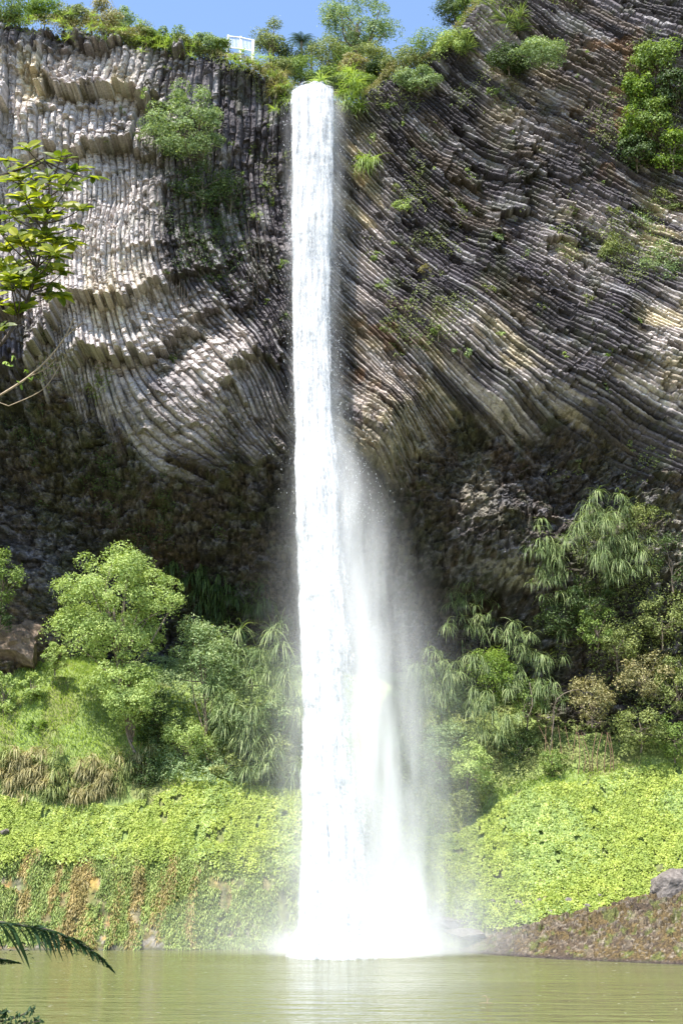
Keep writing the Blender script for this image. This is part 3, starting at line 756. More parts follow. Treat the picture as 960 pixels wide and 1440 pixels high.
    o = nd(nt, 'ShaderNodeOutputMaterial'); L.new(pv.outputs[0], o.inputs['Volume'])
    m.cycles.volume_step_rate = JETSTEP
    mesh_obj('spray', np.array(V), [f, t1, t2], m, wf, fixn=True)
JETSTEP = .35
jet()

# ------------------------------------------------------------------ PLANTS
def leaves(C, Nrm, L, W, droop=.2, spread=1.0):
    """diamond leaves with a fold; C centres, Nrm outward normals"""
    n = len(C)
    nn = unit(Nrm + spread * .55 * RNG.normal(0, 1, (n, 3)))
    d = unit(np.cross(nn, RNG.normal(0, 1, (n, 3)))); d[:, 2] -= droop; d = unit(d)
    s = unit(np.cross(nn, d)); nn = np.cross(d, s)
    L = (L * RNG.uniform(.6, 1.35, n))[:, None]; W = (W * RNG.uniform(.7, 1.3, n))[:, None]
    b = C - d * L * .5
    V = np.stack([b, C - s * W * .5 - nn * W * .12, C + d * L * .5, C + s * W * .5 - nn * W * .12], 1)
    return V.reshape(-1, 3)
def quads(V): return np.arange(len(V)).reshape(-1, 4)
def foliage_pts(c, r, n, lumps=14, fill=.35, seed=None, lump=.42):
    """points of a lumpy crown: clumps of leaves at branch ends round centre c, radii r"""
    g = RNG
    D = unit(g.normal(0, 1, (lumps, 3))) * (g.uniform(.25, 1, (lumps, 1)) ** .5)
    lc = c + D * r * (1.12 - lump * .55)
    lr = 1.15 * lump * g.uniform(.65, 1.2, (lumps, 1)) * np.mean(r) * (r / np.mean(r)) ** .5
    k = g.integers(0, lumps, n)
    u = unit(g.normal(0, 1, (n, 3)))
    u[:, 2] = np.where(g.random(n) < .65, np.abs(u[:, 2]), u[:, 2])
    rad = (1 - fill * g.random(n) ** 1.3)[:, None]
    rad *= 1 + .22 * (g.random((n, 1)) < .12)
    P = lc[k] + u * lr[k] * rad
    N_ = unit(u + .5 * unit(P - c) + np.array([0, 0, .35]))
    return P, N_, lc
def plant(name, label, cat, px, py, rx, ry, Y, mat, n=2600, L=.16, W=.08, lumps=14, group=None, base=None, bark='bark', trunk=.06, depth=None,
          lump=.42, droop=.2, trunk_name='stem', crown_name='foliage', twigs=True, fill=.35):
    """a bush or tree whose crown is seen at photo box (px±rx, py±ry)"""
    c = at(px, py, Y); s = float(mpp(px, py, Y))
    r = np.array([rx * s, (depth if depth else min(rx, ry) * s * .9), ry * s])
    P, N_, lc = foliage_pts(c, r, n, lumps, fill, lump=lump)
    if base is None: base = c - np.array([0, -.3 * r[1], r[2] * 1.0])
    root = empty(name, base, label, cat, group)
    V = leaves(P, N_, L, W, droop)
    mesh_obj(crown_name, V, quads(V), M[mat], root)
    paths = []
    mid = base + (c - base) * .45 + RNG.normal(0, .08, 3) * r
    paths.append((curve([base - [0, 0, .15], mid, c], 8), np.linspace(trunk, trunk * .55, 8)))
    if twigs:
        for q in lc[:16]:
            a = base + (c - base) * RNG.uniform(.2, .9)
            paths.append((curve([a, (a + q) / 2 + RNG.normal(0, .08, 3) * r, q], 6), np.linspace(trunk * .5, trunk * .15, 6)))
    TV, TF = tubes(paths, 5)
    mesh_obj(trunk_name, TV, TF, M[bark], root, True)
    return root
def blades(C, D, L, W, droop, seg=4):
    """arching strap leaves; C roots, D start directions"""
    n = len(C); D = unit(D)
    L = np.broadcast_to(L, (n,))[:, None]; W = np.broadcast_to(W, (n,))[:, None]
    side = unit(np.cross(D, np.array([0, 0, 1.]) + RNG.normal(0, .3, (n, 3))))
    rows = []; P = C.copy(); d = D.copy()
    prof = [.6, 1, .9, .6, .08] if seg == 4 else [.8, 1, .1]
    for k in range(seg + 1):
        w = W * prof[k] * .5
        rows.append(P - side * w); rows.append(P + side * w)
        d = unit(d + np.array([0, 0, -1.]) * np.broadcast_to(droop, (n,))[:, None]); P = P + d * L / seg
    V = np.stack(rows, 1)                       # n, 2(seg+1), 3
    m = 2 * (seg + 1)
    f = np.array([[2 * k, 2 * k + 1, 2 * k + 3, 2 * k + 2] for k in range(seg)])
    F_ = (np.arange(n)[:, None, None] * m + f[None]).reshape(-1, 4)
    return V.reshape(-1, 3), F_
def tuft(name, label, cat, px, py, rpx, Y, mat, n=160, group=None, W=.035, droop=.45, lumps=5, out=-.8, up=.6, spread=1.):
    """hanging flax / grass clump; rpx = blade length in photo pixels"""
    c = at(px, py, Y); s = float(mpp(px, py, Y)); Lm = rpx * s
    root = empty(name, c + np.array([0, .3, 0]), label, cat, group)
    off = RNG.normal(0, 1, (lumps, 3)) * np.array([.45, .15, .5]) * Lm * spread
    off[0] = 0
    k = RNG.integers(0, lumps, n)
    C = c + off[k] + RNG.normal(0, .04, (n, 3)) * Lm
    D = RNG.normal(0, 1, (n, 3)) * np.array([1, .6, .5]) + np.array([0, out, up])
    V, F_ = blades(C, D, Lm * RNG.uniform(.6, 1.2, n), W * RNG.uniform(.7, 1.3, n), droop * RNG.uniform(.6, 1.4, n))
    mesh_obj('blades', V, F_, M[mat], root)
    b = np.stack([c + [0, .5, -.05], c + [0, .1, 0], c + [0, -.12, .12]])
    TV, TF = tubes([(b, [.07, .09, .04])], 6)
    mesh_obj('crown_base', TV, TF, M['bark'], root, True)
    return root
#PLANTLIST
def Yc(px, py, off=.3):
    return float(hit_cliff(px, py)[0, 1]) - off
def Yg(px, py, off=0.):
    return float(hit_ground(px, py)[0, 1]) - off
def top_y(px, py, back):
    """distance of the cliff edge under that pixel column, plus back metres"""
    x = at(px, py, 76)[0]; z = float(ztop(np.array([x]))[0]); return float(cbase(np.array([x]), np.array([z - .5]))[0]) + back

# --- scrub along the left cliff top
for a in [
 ('mid green bush at the far left end of the cliff top', 12, 12, 38, 24, 'mid', .8),
 ('rounded bright green bush on the left cliff top, second from the picture edge', 62, 16, 30, 19, 'bright', 1.2),
 ('olive bush on the left cliff top between a bright green and a dry bush', 104, 24, 30, 20, 'olive', 1.0),
 ('dry brownish twiggy bush on the left cliff top', 146, 27, 28, 28, 'dry', 1.2),
 ('pale grey-green feathery bush beside the dry brown bush on the cliff top', 172, 34, 20, 24, 'tree_grey', 1.8),
 ('olive green bush in the middle of the left cliff top scrub', 192, 47, 24, 18, 'olive', .8),
 ('yellow-green bush on the left cliff top with open sky above it', 216, 50, 20, 19, 'bright', .8),
 ('low mid green bush on the left cliff top left of the fence', 242, 54, 22, 19, 'mid', .8),
 ('low olive bush on the cliff top, third bush left of the fence', 266, 60, 20, 17, 'olive', .8),
 ('grey-green bush on the cliff top, second bush left of the fence', 288, 62, 18, 16, 'tree_grey', .8),
 ('small mid green bush touching the left post of the white fence', 307, 66, 15, 17, 'mid', 1.0)]:
    l, px, py, rx, ry, mt, bk = a
    plant('bush', l, 'bush', px, py + 3, rx * 1.15, ry * 1.05, top_y(px, py, bk), mt, n=4200, L=.17, W=.075, lumps=18, group='scrub along the left cliff top', fill=.5)
for px, py in ((40, 28), (88, 34), (128, 44), (160, 52), (205, 62), (232, 70), (258, 74), (330, 84), (348, 88), (366, 98), (384, 104)):
    tuft('grass_tuft', 'straw-green grass tuft spilling over the edge of the left cliff top', 'grass tuft', px, py - 3, 16, top_y(px, py, -.1), 'grass', n=110, group='grass tufts on the left cliff edge', W=.03, droop=.4, lumps=6, spread=1.4)
# --- around the lip
plant('small_tree', 'small dark olive tree standing just right of the white fence', 'tree', 382, 56, 25, 27, 81.0, 'olive', n=4200, L=.17, W=.07, lumps=18, base=at(384, 96, 81.0), trunk_name='trunk', crown_name='crown', trunk=.1)
plant('tall_tree', 'tall spreading grey-green tree behind the top of the waterfall', 'tree', 502, 34, 56, 50, 86.0, 'tree_grey', n=14000, L=.22, W=.07, lumps=46, base=at(508, 110, 86.0), trunk_name='trunk', crown_name='crown', trunk=.22, lump=.27, droop=.5)
for a in [
 ('dark shaded bush under the tree fern behind the waterfall lip', 408, 82, 24, 20, 82.4, 'dark'),
 ('yellow-olive bush just left above the waterfall lip', 388, 100, 24, 17, 79.6, 'olive'),
 ('dense mid green bush directly above the left half of the waterfall lip', 424, 104, 26, 24, 80.6, 'mid'),
 ('tall rounded olive bush above the middle of the waterfall lip', 462, 84, 30, 32, 82.2, 'olive'),
 ('low dark green bush right behind the white water at the lip', 470, 112, 24, 19, 80.6, 'mid'),
 ('dark green bush close behind the right end of the white water at the lip', 482, 122, 15, 16, 80.2, 'dark'),
 ('mid green bush just right of the lip grass clumps', 508, 122, 20, 18, 79.6, 'mid'),
 ('olive bush above the notch right of the waterfall lip', 516, 106, 22, 20, 81, 'olive'),
 ('mid green bush low under the middle of the tall tree', 484, 92, 24, 26, 82.8, 'mid'),
 ('pale olive bush under the right side of the tall tree', 524, 84, 28, 22, 82.6, 'olive'),
 ('dry yellowish bush between the lip and the right cliff edge', 500, 98, 20, 20, 80.2, 'dry'),
 ('dark bush in the notch where the right cliff edge begins', 536, 98, 17, 15, 79.6, 'dark')]:
    l, px, py, rx, ry, Y, mt = a
    plant('bush', l, 'bush', px, py, rx * 1.12, ry * 1.05, Y, mt, n=5000, L=.15, W=.07, lumps=20, group='bushes behind the waterfall lip', fill=.5)
for l, px, py, ln, mt in [
 ('bright green grass clump on the right shoulder of the waterfall lip', 490, 118, 30, 'grass'),
 ('bright green grass clump hanging below the right shoulder of the lip', 486, 146, 26, 'grass'),
 ('straw-coloured grass clump on the left shoulder of the waterfall lip', 396, 118, 26, 'dry'),
 ('green grass clump growing beside the left edge of the white water near the lip', 400, 140, 18, 'grass')]:
    tuft('grass_clump', l, 'grass clump', px, py, ln, Yc(px, py + 8, .4), mt, n=420, W=.04, droop=.45, lumps=9, spread=1.3)

# --- tree ferns
def frond(P, Lp, leaflets=10, lw=.30, droop=.35, stem=.008, flat=None):
    """P rachis points; Lp longest pinna -> leaf verts/quads, stem tube path"""
    n = len(P); T = unit(np.gradient(P, axis=0)); Vs = []
    up = np.array([0, 0, 1.]) if flat is None else flat
    S = unit(np.cross(T, up))
    for sgn in (-1, 1):
        for i in range(n):
            t = i / (n - 1)
            l = Lp * (math.sin(math.pi * min(1, .12 + .88 * t) ** .8) ** .8 * (1 - .55 * t) + .02)
            d = S[i] * sgn + T[i] * .45 + np.array([0, 0, -droop]); d /= np.linalg.norm(d)
            k = np.arange(leaflets) / leaflets; q = P[i] + d * (k[:, None] * l) + np.array([0, 0, -1.]) * (k[:, None] ** 2 * l * droop * .5)
            ll = lw * l * (1 - k * .8) * .55
            o = unit(np.cross(d, unit(np.cross(d, T[i] + .01))))
            for s2 in (-1, 1):
                dd = unit(o * s2 + d * .5)
                w = (d * .5 * l / leaflets)
                b = q
                tip = q + dd * ll[:, None]
                Vs.append(np.stack([b - w, b * .5 + tip * .5 - w * .9, tip, b * .5 + tip * .5 + w * .9], 1))
    return np.concatenate(Vs).reshape(-1, 3)
def tree_fern(name, label, px, py, Y, rpx, mat, nf=12, base_py=None, droop=.9):
    c = at(px, py, Y); s = float(mpp(px, py, Y)); Lf = rpx * s
    b = at(px, base_py, Y)
    root = empty(name, b, label, 'tree fern')
    VV, RP = [], []
    for i in range(nf):
        a = 2 * math.pi * i / nf + RNG.uniform(-.2, .2); out = np.array([math.cos(a), math.sin(a), 0])
        t = np.linspace(0, 1, 18)[:, None]
        P = c + out * Lf * t + np.array([0, 0, 1.]) * Lf * (.75 * t - droop * t * t)
        V = frond(P, Lf * .30, 5, .5)
        VV.append(V); RP.append((P, np.linspace(.02, .008, 18)))
    V = np.concatenate(VV); RV, RF = tubes(RP, 4)
    mesh_obj('crown', np.concatenate([V, RV]), np.concatenate([quads(V), RF + len(V)]), M[mat], root)
    TV, TF = tubes([(curve([b - [0, 0, .3], (b + c) / 2, c], 8), np.linspace(.12, .09, 8))], 7)
    mesh_obj('trunk', TV, TF, M['bark'], root, True)
tree_fern('tree_fern', 'blue-green tree fern against the sky between the small olive tree and the tall tree', 424, 58, 83.5, 26, 'bluefern', 13, 100)
tree_fern('tree_fern', 'small dark tree fern low beside the blue-green one', 438, 66, 85, 18, 'dark', 10, 100)

# --- white fence on the cliff top
def fence():
    A = at(320.5, 70, 80.5); B = at(338, 72, 80.1); Cc = at(355.5, 75, 79.7)
    root = empty('fence', (A + Cc) / 2, 'short white viewing-platform fence with thin upright bars on the cliff top', 'fence')
    s = float(mpp(338, 60, 80)); H = 24 * s
    def box(a, b, w, d):
        a = np.array(a, float); b = np.array(b, float); T = unit(b - a)
        ref = np.array([0, 1., 0]) if abs(T[2]) > .7 else np.array([0, 0, 1.])
        S = unit(np.cross(T, ref)); U = np.cross(T, S)
        V = [p + sx * S * w / 2 + sy * U * d / 2 for p in (a, b) for sx, sy in ((-1, -1), (1, -1), (1, 1), (-1, 1))]
        Fq = [(0, 1, 2, 3), (7, 6, 5, 4), (0, 4, 5, 1), (1, 5, 6, 2), (2, 6, 7, 3), (3, 7, 4, 0)]
        return np.array(V), np.array(Fq)
    for p in (A, B, Cc):
        e = 1.0 if p is not Cc else .9
        V, f = box(p - [0, 0, 1.2], p + [0, 0, H * e], .15 if p is not Cc else .22, .15); mesh_obj('post', V, f, M['paint'], root)
    for p, q in ((A, B), (B, Cc)):
        for h in (.93, .12):
            V, f = box(p + [0, -.09, H * h * .96], q + [0, -.09, H * h * (.96 if q is B else .92)], .09, .05); mesh_obj('rail', V, f, M['paint'], root)
        for k in range(1, 9):
            m_ = p + (q - p) * k / 9
            V, f = box(m_ + [0, -.02, H * .12], m_ + [0, -.02, H * .88], .03, .03); mesh_obj('bar', V, f, M['paint'], root)
fence()

# --- right cliff top
for a in [
 ('pale olive bush at the start of the right cliff top beside the notch', 566, 92, 30, 21, 'olive', .6),
 ('grey-green bush hanging over the right cliff edge below the olive bushes', 588, 112, 28, 18, 'tree_grey', -.4),
 ('mid green bush rising along the right cliff top left of the yellow-green one', 606, 70, 30, 26, 'mid', .8),
 ('yellow-green bush on the sloping right cliff top', 640, 68, 28, 24, 'tree_pale', .2),
 ('dark rounded bush against the sky at the top edge right of the blue gap', 640, 18, 26, 26, 'dark', 3),
 ('bright green bush in the middle of the right cliff top growth', 668, 48, 28, 26, 'bright', 1.0),
 ('broad mid green bush high on the right cliff top', 700, 34, 32, 30, 'mid', 1.0),
 ('mid green bush at the top edge of the picture right of the flax', 745, 18, 34, 30, 'mid', .8),
 ('mid green bush at the top edge between the dark rounded bush and the flax', 665, 8, 26, 26, 'mid', 2.2),
 ('olive bush at the top edge above the dark creeper mat', 790, 6, 32, 26, 'olive', .8),
 ('dense low bush of small grey-green leaves hanging on the rock under the right cliff top', 762, 72, 40, 20, 'tree_grey', -2.0),
 ('dark green bush draped over the rock left of the grey-green mat', 716, 82, 26, 20, 'dark', -.6)]:
    l, px, py, rx, ry, mt, bk = a
    Y = min(top_y(px, py, bk), Yc(px, py, .2) if py > 40 and px > 690 else 99)
    plant('bush', l, 'bush', px, py, rx * 1.12, ry * 1.08, Y, mt, n=5200, L=.16, W=.07, lumps=20, group='bushes along the right cliff top', fill=.5)
for l, px, py, ln in [('flax clump with long yellow-green blades at the top of the right cliff', 690, 12, 30), ('flax clump among bushes high on the right cliff top', 728, 42, 26), ('flax clump left of centre in the right cliff top growth', 655, 58, 22)]:
    tuft('flax_clump', l, 'flax', px, py, ln, top_y(px, py, -.6), 'flax', n=160, W=.06, droop=.3, lumps=3, out=-.2, up=1.2)

# --- growth on the upper right rock
for a in [
 ('mid green shrub high on the rock at the right picture edge', 925, 82, 42, 28, 'mid'),
 ('dark green shrub at the right picture edge under the topmost one', 950, 130, 28, 32, 'dark'),
 ('bright yellow-green shrub on the rock at the right, uppermost of the bright ones', 898, 128, 20, 28, 'bright'),
 ('broad mid green shrub in the middle of the shrub mass on the right rock', 918, 165, 28, 30, 'mid'),
 ('bright green leafy shrub at lower left of the shrub mass on the right rock', 886, 180, 20, 22, 'bright'),
 ('bright green shrub at the right picture edge at the bottom of the shrub mass', 946, 212, 28, 30, 'bright'),
 ('dark green shrub at the bottom of the shrub mass on the right rock', 896, 214, 30, 24, 'dark'),
 ('grey-green scrub patch on the right rock below the shrub mass', 900, 318, 44, 30, 'tree_grey'),
 ('grey-green scrub patch at the right picture edge halfway down the columns', 935, 372, 32, 36, 'tree_grey'),
 ('olive scrub patch on the right rock left of the grey-green patches', 868, 352, 28, 28, 'olive'),
 ('thin olive scrub patch on the right rock at the picture edge below the shrub mass', 935, 285, 30, 20, 'olive')]:
    l, px, py, rx, ry, mt = a
    scr = 'scrub' in l
    plant('shrub', l, 'shrub', px, py, rx, ry, Yc(px, py, .15 if scr else .6), mt, n=2600 if scr else 3200, L=.13 if scr else .2, W=.06 if scr else .11, lumps=18, group='shrubs growing on the upper right rock', depth=.5 if scr else 1.3, fill=.6)
# --- shrub on the left rock, its shade painted into the dark leaves of the hanging part
yl = Yc(265, 190, 2.3)
plant('rock_shrub', 'large round pale green shrub growing out of the left rock face', 'shrub', 258, 180, 56, 58, yl, 'tree_grey', n=19000, L=.15, W=.08, lumps=80, base=at(300, 262, yl + 2.3), trunk=.11, depth=2.3, lump=.21)
plant('shrub', 'shade-darkened green shrub hanging below the large round shrub on the left rock', 'shrub', 284, 262, 44, 36, Yc(290, 270, .7), 'dark', n=4200, L=.16, W=.08, lumps=24, depth=1.0, fill=.6)
plant('shrub', 'dark trailing creeper in the shade at right below the round shrub', 'shrub', 325, 265, 26, 44, Yc(325, 270, .2), 'dark', n=1500, L=.14, W=.07, lumps=20, depth=.5, fill=.6)
plant('shrub', 'dark sparse creeper on the rock at the bottom of the round shrub shade', 'shrub', 286, 330, 38, 36, Yc(286, 330, .1), 'dark', n=1500, L=.14, W=.07, lumps=20, depth=.4, fill=.6)
# --- tufts on the faces, described one by one where they stand out
for l, px, py, rx, mt in [
 ('yellow-green fern tuft by the left edge of the fall a third of the way down', 399, 374, 13, 'bright'),
 ('leafy tuft left of the fall just below the lip, lower of two', 391, 212, 15, 'tree_pale'),
 ('leafy tuft left of the fall just below the lip, upper of two', 377, 180, 11, 'mid'),
 ('small bright green tuft on the pale rock under the dark band left of the fall', 252, 505, 12, 'bright'),
 ('green tuft right of the fall near the lip, on the dark columns', 544, 152, 14, 'mid'),
 ('tall leafy tuft right of the fall below the lip', 521, 190, 17, 'tree_pale'),
 ('grey-green shrublet on the dark columns right of the fall', 592, 206, 20, 'tree_grey'),
 ('long flat tuft on the dark columns right of the fall', 566, 292, 16, 'tree_pale'),
 ('green tuft on the pale columns close right of the fall', 528, 362, 14, 'mid'),
 ('small tuft on the rock where pale columns meet dark ones', 598, 380, 10, 'dry'),
 ('mossy tuft above the brown hollow right of the fall', 650, 494, 14, 'tree_grey'),
 ('bright tuft on the columns in the upper middle of the right rock', 693, 130, 13, 'mid'),
 ('small bright tuft far right among the lower columns', 858, 498, 10, 'bright'),
 ('brown-green fern patch hanging from the overhang at left', 140, 545, 32, 'olive'),
 ('green fern patch left of the brown-green one on the overhang', 60, 470, 24, 'dark')]:
    plant('rock_tuft', l, 'tuft', px, py, rx, rx * .85, Yc(px, py, .15), mt, n=int(30 * rx), L=.14, W=.07, lumps=7, depth=.45, trunk=.03, twigs=False, fill=.7)
tuft('hanging_grass', 'yellow-green grass hanging down the dark columns right of the fall', 'grass clump', 516, 226, 26, Yc(516, 226, .3), 'grass', n=260, W=.04, droop=.7, lumps=5)
spots = [(350, 205), (345, 240), (372, 262), (384, 292), (398, 318), (340, 352), (372, 430), (398, 455), (360, 300), (560, 260), (610, 240), (640, 300), (600, 330), (560, 345), (545, 395), (510, 400), (580, 420), (620, 460),
         (560, 450), (700, 330), (730, 250), (760, 215), (780, 330), (745, 360), (800, 300), (830, 200), (845, 260), (860, 300), (690, 410), (820, 420), (760, 430), (870, 440), (900, 450), (720, 190), (660, 250), (640, 150), (620, 120), (560, 180),
         (610, 170), (700, 470), (790, 500), (850, 540), (240, 90), (210, 130), (170, 160), (320, 200), (232, 380), (300, 390), (190, 190), (140, 200), (670, 300), (590, 470), (535, 470), (775, 90), (815, 110), (850, 130), (830, 80)]
for px, py in spots:
    rx = RNG.uniform(6, 14); px += RNG.uniform(-6, 6); py += RNG.uniform(-6, 6)
    plant('rock_tuft', 'small leafy tuft rooted in a crack between the basalt columns', 'tuft', px, py, rx, rx * RNG.uniform(.5, 1.1), Yc(px, py, .1), RNG.choice(['mid', 'olive', 'tree_grey', 'tree_pale']),
          n=int(16 * rx), L=.13, W=.06, lumps=5, depth=.35, group='small tufts on the column faces', trunk=.025, twigs=False, fill=.8)

# --- trees and bushes on the left bank
plant('broad_tree', 'large rounded pale green tree on the left bank in front of the dark cave', 'tree', 160, 856, 92, 78, 75.5, 'tree_pale', n=30000, L=.16, W=.08, lumps=110, base=at(185, 1040, 76.5), trunk_name='trunk', crown_name='crown', trunk=.17, lump=.20, depth=3.2, droop=.3)
plant('small_tree', 'smaller pale green tree tucked under the large rounded tree on the left bank', 'tree', 180, 972, 58, 52, 75.2, 'tree_pale', n=11000, L=.16, W=.08, lumps=42, base=at(190, 1055, 75.9), trunk_name='trunk', crown_name='crown', trunk=.1, lump=.27, depth=2.0)
plant('small_tree', 'grey-green tree on the left bank right of the large rounded tree', 'tree', 290, 935, 52, 62, 77.6, 'tree_grey', n=11000, L=.17, W=.08, lumps=44, base=at(292, 1070, 77.4), trunk_name='trunk', crown_name='crown', trunk=.1, lump=.27, depth=2.2)
for a in [
 ('grey-green bush between the grey-green tree and the waterfall', 352, 945, 48, 42, 78.2, 'tree_grey', 6500),
 ('pale bush low beside the foot of the left bank trees', 262, 1040, 34, 44, 76.6, 'tree_pale', 4500),
 ('grey-green bush in the middle of the thicket left of the waterfall', 338, 1018, 46, 42, 77.0, 'tree_grey', 6000),
 ('mid green bush touching the left edge of the waterfall at the thicket', 398, 1000, 34, 42, 77.0, 'tree_grey', 4200),
 ('olive bush low in the thicket closest to the waterfall', 390, 1068, 38, 32, 76.8, 'olive', 3600),
 ('dark green bush in the shade right under the large rounded tree', 222, 1015, 34, 40, 77.0, 'dark', 4500),
 ('dark olive bush at the foot of the small pale tree', 208, 1085, 34, 26, 75.9, 'dark', 2600),
 ('pale green bush low in the middle of the thicket left of the fall', 318, 1072, 34, 26, 76.4, 'olive', 3000),
 ('bright round bush left of the large tree beside the brown rock', 78, 926, 17, 20, 78.2, 'tree_pale', 1800),
 ('small round pale bush on the grass slope below the brown rock', 44, 966, 18, 20, 77.6, 'tree_pale', 1700),
 ('pale green bush at the left picture edge on the grass slope', 6, 975, 24, 30, 77.2, 'tree_pale', 2800),
 ('tiny yellow-green bush alone on the grass slope', 52, 1022, 15, 11, 76.9, 'bright', 700),
 ('dark leafy bush at the left picture edge in front of the cave', 4, 815, 30, 42, 76.8, 'mid', 2800),
 ('dark green bush at the left picture edge below the cave bush', 0, 872, 22, 24, 77.2, 'dark', 1400)]:
    l, px, py, rx, ry, Y, mt, n = a
    plant('bush', l, 'bush', px, py, rx, ry, Y, mt, n=n, L=.16, W=.075, lumps=int(10 + rx * .5), trunk=.06, lump=.32, fill=.5)
for l, px, py, ln, Y in [
 ('flax clump with arching grey-green blades left of the fall, uppermost', 388, 915, 44, 77.8), ('flax clump left of the fall under the uppermost one', 402, 962, 40, 77.0),
 ('flax clump low beside the left edge of the fall', 352, 1040, 38, 76.2), ('flax clump at the bottom of the thicket left of the fall', 372, 1075, 32, 75.9), ('flax clump in the middle of the thicket left of the fall', 318, 990, 32, 76.2)]:
    tuft('flax_clump', l, 'flax', px, py, ln, Y, 'flax', n=460, W=.05, droop=.5, lumps=11, spread=1.1)
for px, py in ((262, 812), (292, 822), (322, 836), (350, 850), (300, 868), (335, 880), (282, 850), (395, 868), (372, 842), (240, 800)):
    tuft('cave_fern', 'dark fern hanging in the shaded cave left of the fall', 'fern', px, py, 26, Yc(px, py, .3), 'dark', n=130, group='ferns hanging in the cave', W=.08, droop=.8, lumps=5)
# brown fern bank
for i, (px, py) in enumerate(((8, 1062), (34, 1070), (62, 1078), (92, 1082), (122, 1084), (150, 1082), (178, 1080), (20, 1092), (50, 1102), (82, 1108), (112, 1110), (142, 1104), (172, 1100), (0, 1082), (205, 1076), (98, 1094), (132, 1094), (38, 1086))):
    Y = Yg(px, py, .35)
    tuft('fern_tuft', 'drooping brownish fern tuft on the step of the left bank above the lime ground cover', 'fern', px, py, 24, Y, 'dry' if i % 3 else 'olive', n=300, group='brownish fern tufts on the left bank', W=.05, droop=.6, lumps=9, spread=1.4)

# --- right bank
for a in [
 ('lime green leafy bush in the middle of the right bank thicket', 692, 950, 38, 42, 79.6, 'bright', 4600),
 ('mist-veiled pale bush right of the fall on the bank', 618, 1060, 40, 46, 77.8, 'tree_grey', 5000),
 ('mist-veiled pale green bush low on the right bank next to the fall', 660, 1080, 34, 36, 77.0, 'tree_pale', 3800),
 ('grey-green bush above the misty bushes right of the fall', 622, 985, 32, 36, 80.0, 'tree_grey', 3600),
 ('dark green bush right of the lime green leafy bush', 740, 985, 30, 38, 80.2, 'mid', 3200),
 ('dark bush in the shade at the bottom of the right bank thicket', 730, 1055, 30, 34, 80.0, 'dark', 2600),
 ('pale olive bush at the edge of the ground cover right of the misty bushes', 662, 1128, 30, 22, 76.8, 'olive', 2200),
 ('dark climbing shrub on the rock under the flax at right', 830, 850, 30, 44, 77.6, 'dark', 3400),
 ('bright leafy climber on the shaded rock right of the cave', 838, 880, 24, 34, 77.3, 'mid', 2200),
 ('mid green scrub at the right picture edge below the flax', 930, 870, 36, 40, 77.4, 'olive', 3800),
 ('green scrub on the right slope under the cave corner', 868, 905, 34, 36, 77.6, 'olive', 3600),
 ('brownish scrub in the middle of the right slope', 905, 950, 42, 34, 77.4, 'dry', 3600),
 ('olive green scrub at the right picture edge in the middle of the slope', 950, 960, 28, 40, 77.2, 'olive', 3000),
 ('brownish green scrub left in the right slope above the red stems', 832, 985, 36, 34, 78.2, 'dry', 3400),
 ('mid green scrub right of the red stems', 900, 1020, 40, 34, 77.6, 'olive', 3600),
 ('olive scrub at the right picture edge just above the lime ground cover', 948, 1038, 30, 30, 77.6, 'mid', 2600),
 ('small pale bush at the top edge of the lime ground cover right of the shade', 775, 1072, 26, 20, 78.6, 'mid', 1500),
 ('olive bush on the cave corner above the flax at right', 905, 735, 34, 26, 77.2, 'olive', 2000),
 ('dark scrub at the right picture edge at cave height', 945, 790, 28, 40, 76.8, 'dark', 2200),
 ('dark mat of leaves on the lower cave wall right of the pale ledge', 790, 870, 38, 34, 79.4, 'dark', 2800)]:
    l, px, py, rx, ry, Y, mt, n = a
    plant('bush', l, 'bush', px, py, rx, ry, Y, mt, n=n, L=.15, W=.07, lumps=int(10 + rx * .5), trunk=.06, lump=.32, fill=.5)
for l, px, py, ln, Y, n in [
 ('large flax clump with long hanging blades on the right cave corner, topmost', 852, 722, 36, 76.9, 260),
 ('large flax clump just under the topmost one on the right cave corner', 845, 762, 44, 76.8, 420),
 ('flax clump with hanging blades left of the large ones on the cave corner', 778, 778, 38, 78.0, 260),
 ('flax clump hanging below the left flax clump on the cave corner', 782, 812, 30, 78.2, 180),
 ('flax clump at the right side of the cave corner', 884, 780, 34, 76.8, 200),
 ('small flax clump alone on the cave wall above the lime bush', 668, 872, 28, 82.0, 120),
 ('flax clump on the right bank above the dark green bush', 740, 915, 36, 79.6, 240),
 ('flax clump hanging right of the lime green bush', 760, 955, 34, 79.4, 240),
 ('pale flax clump hanging in the mist right of the fall, upper', 606, 955, 38, 79.4, 260),
 ('pale flax clump hanging in the mist right of the fall, lower', 640, 945, 40, 79.2, 260),
 ('flax clump spreading below the lime green bush', 692, 1000, 38, 78.6, 300),
 ('dark flax clump hanging on the cave wall in the mist', 648, 845, 34, 83.5, 150)]:
    tuft('flax_clump', l, 'flax', px, py, ln * .74, Y, 'flax', n=int(n * 2.2), W=.038, droop=.62, lumps=22, spread=1.6)
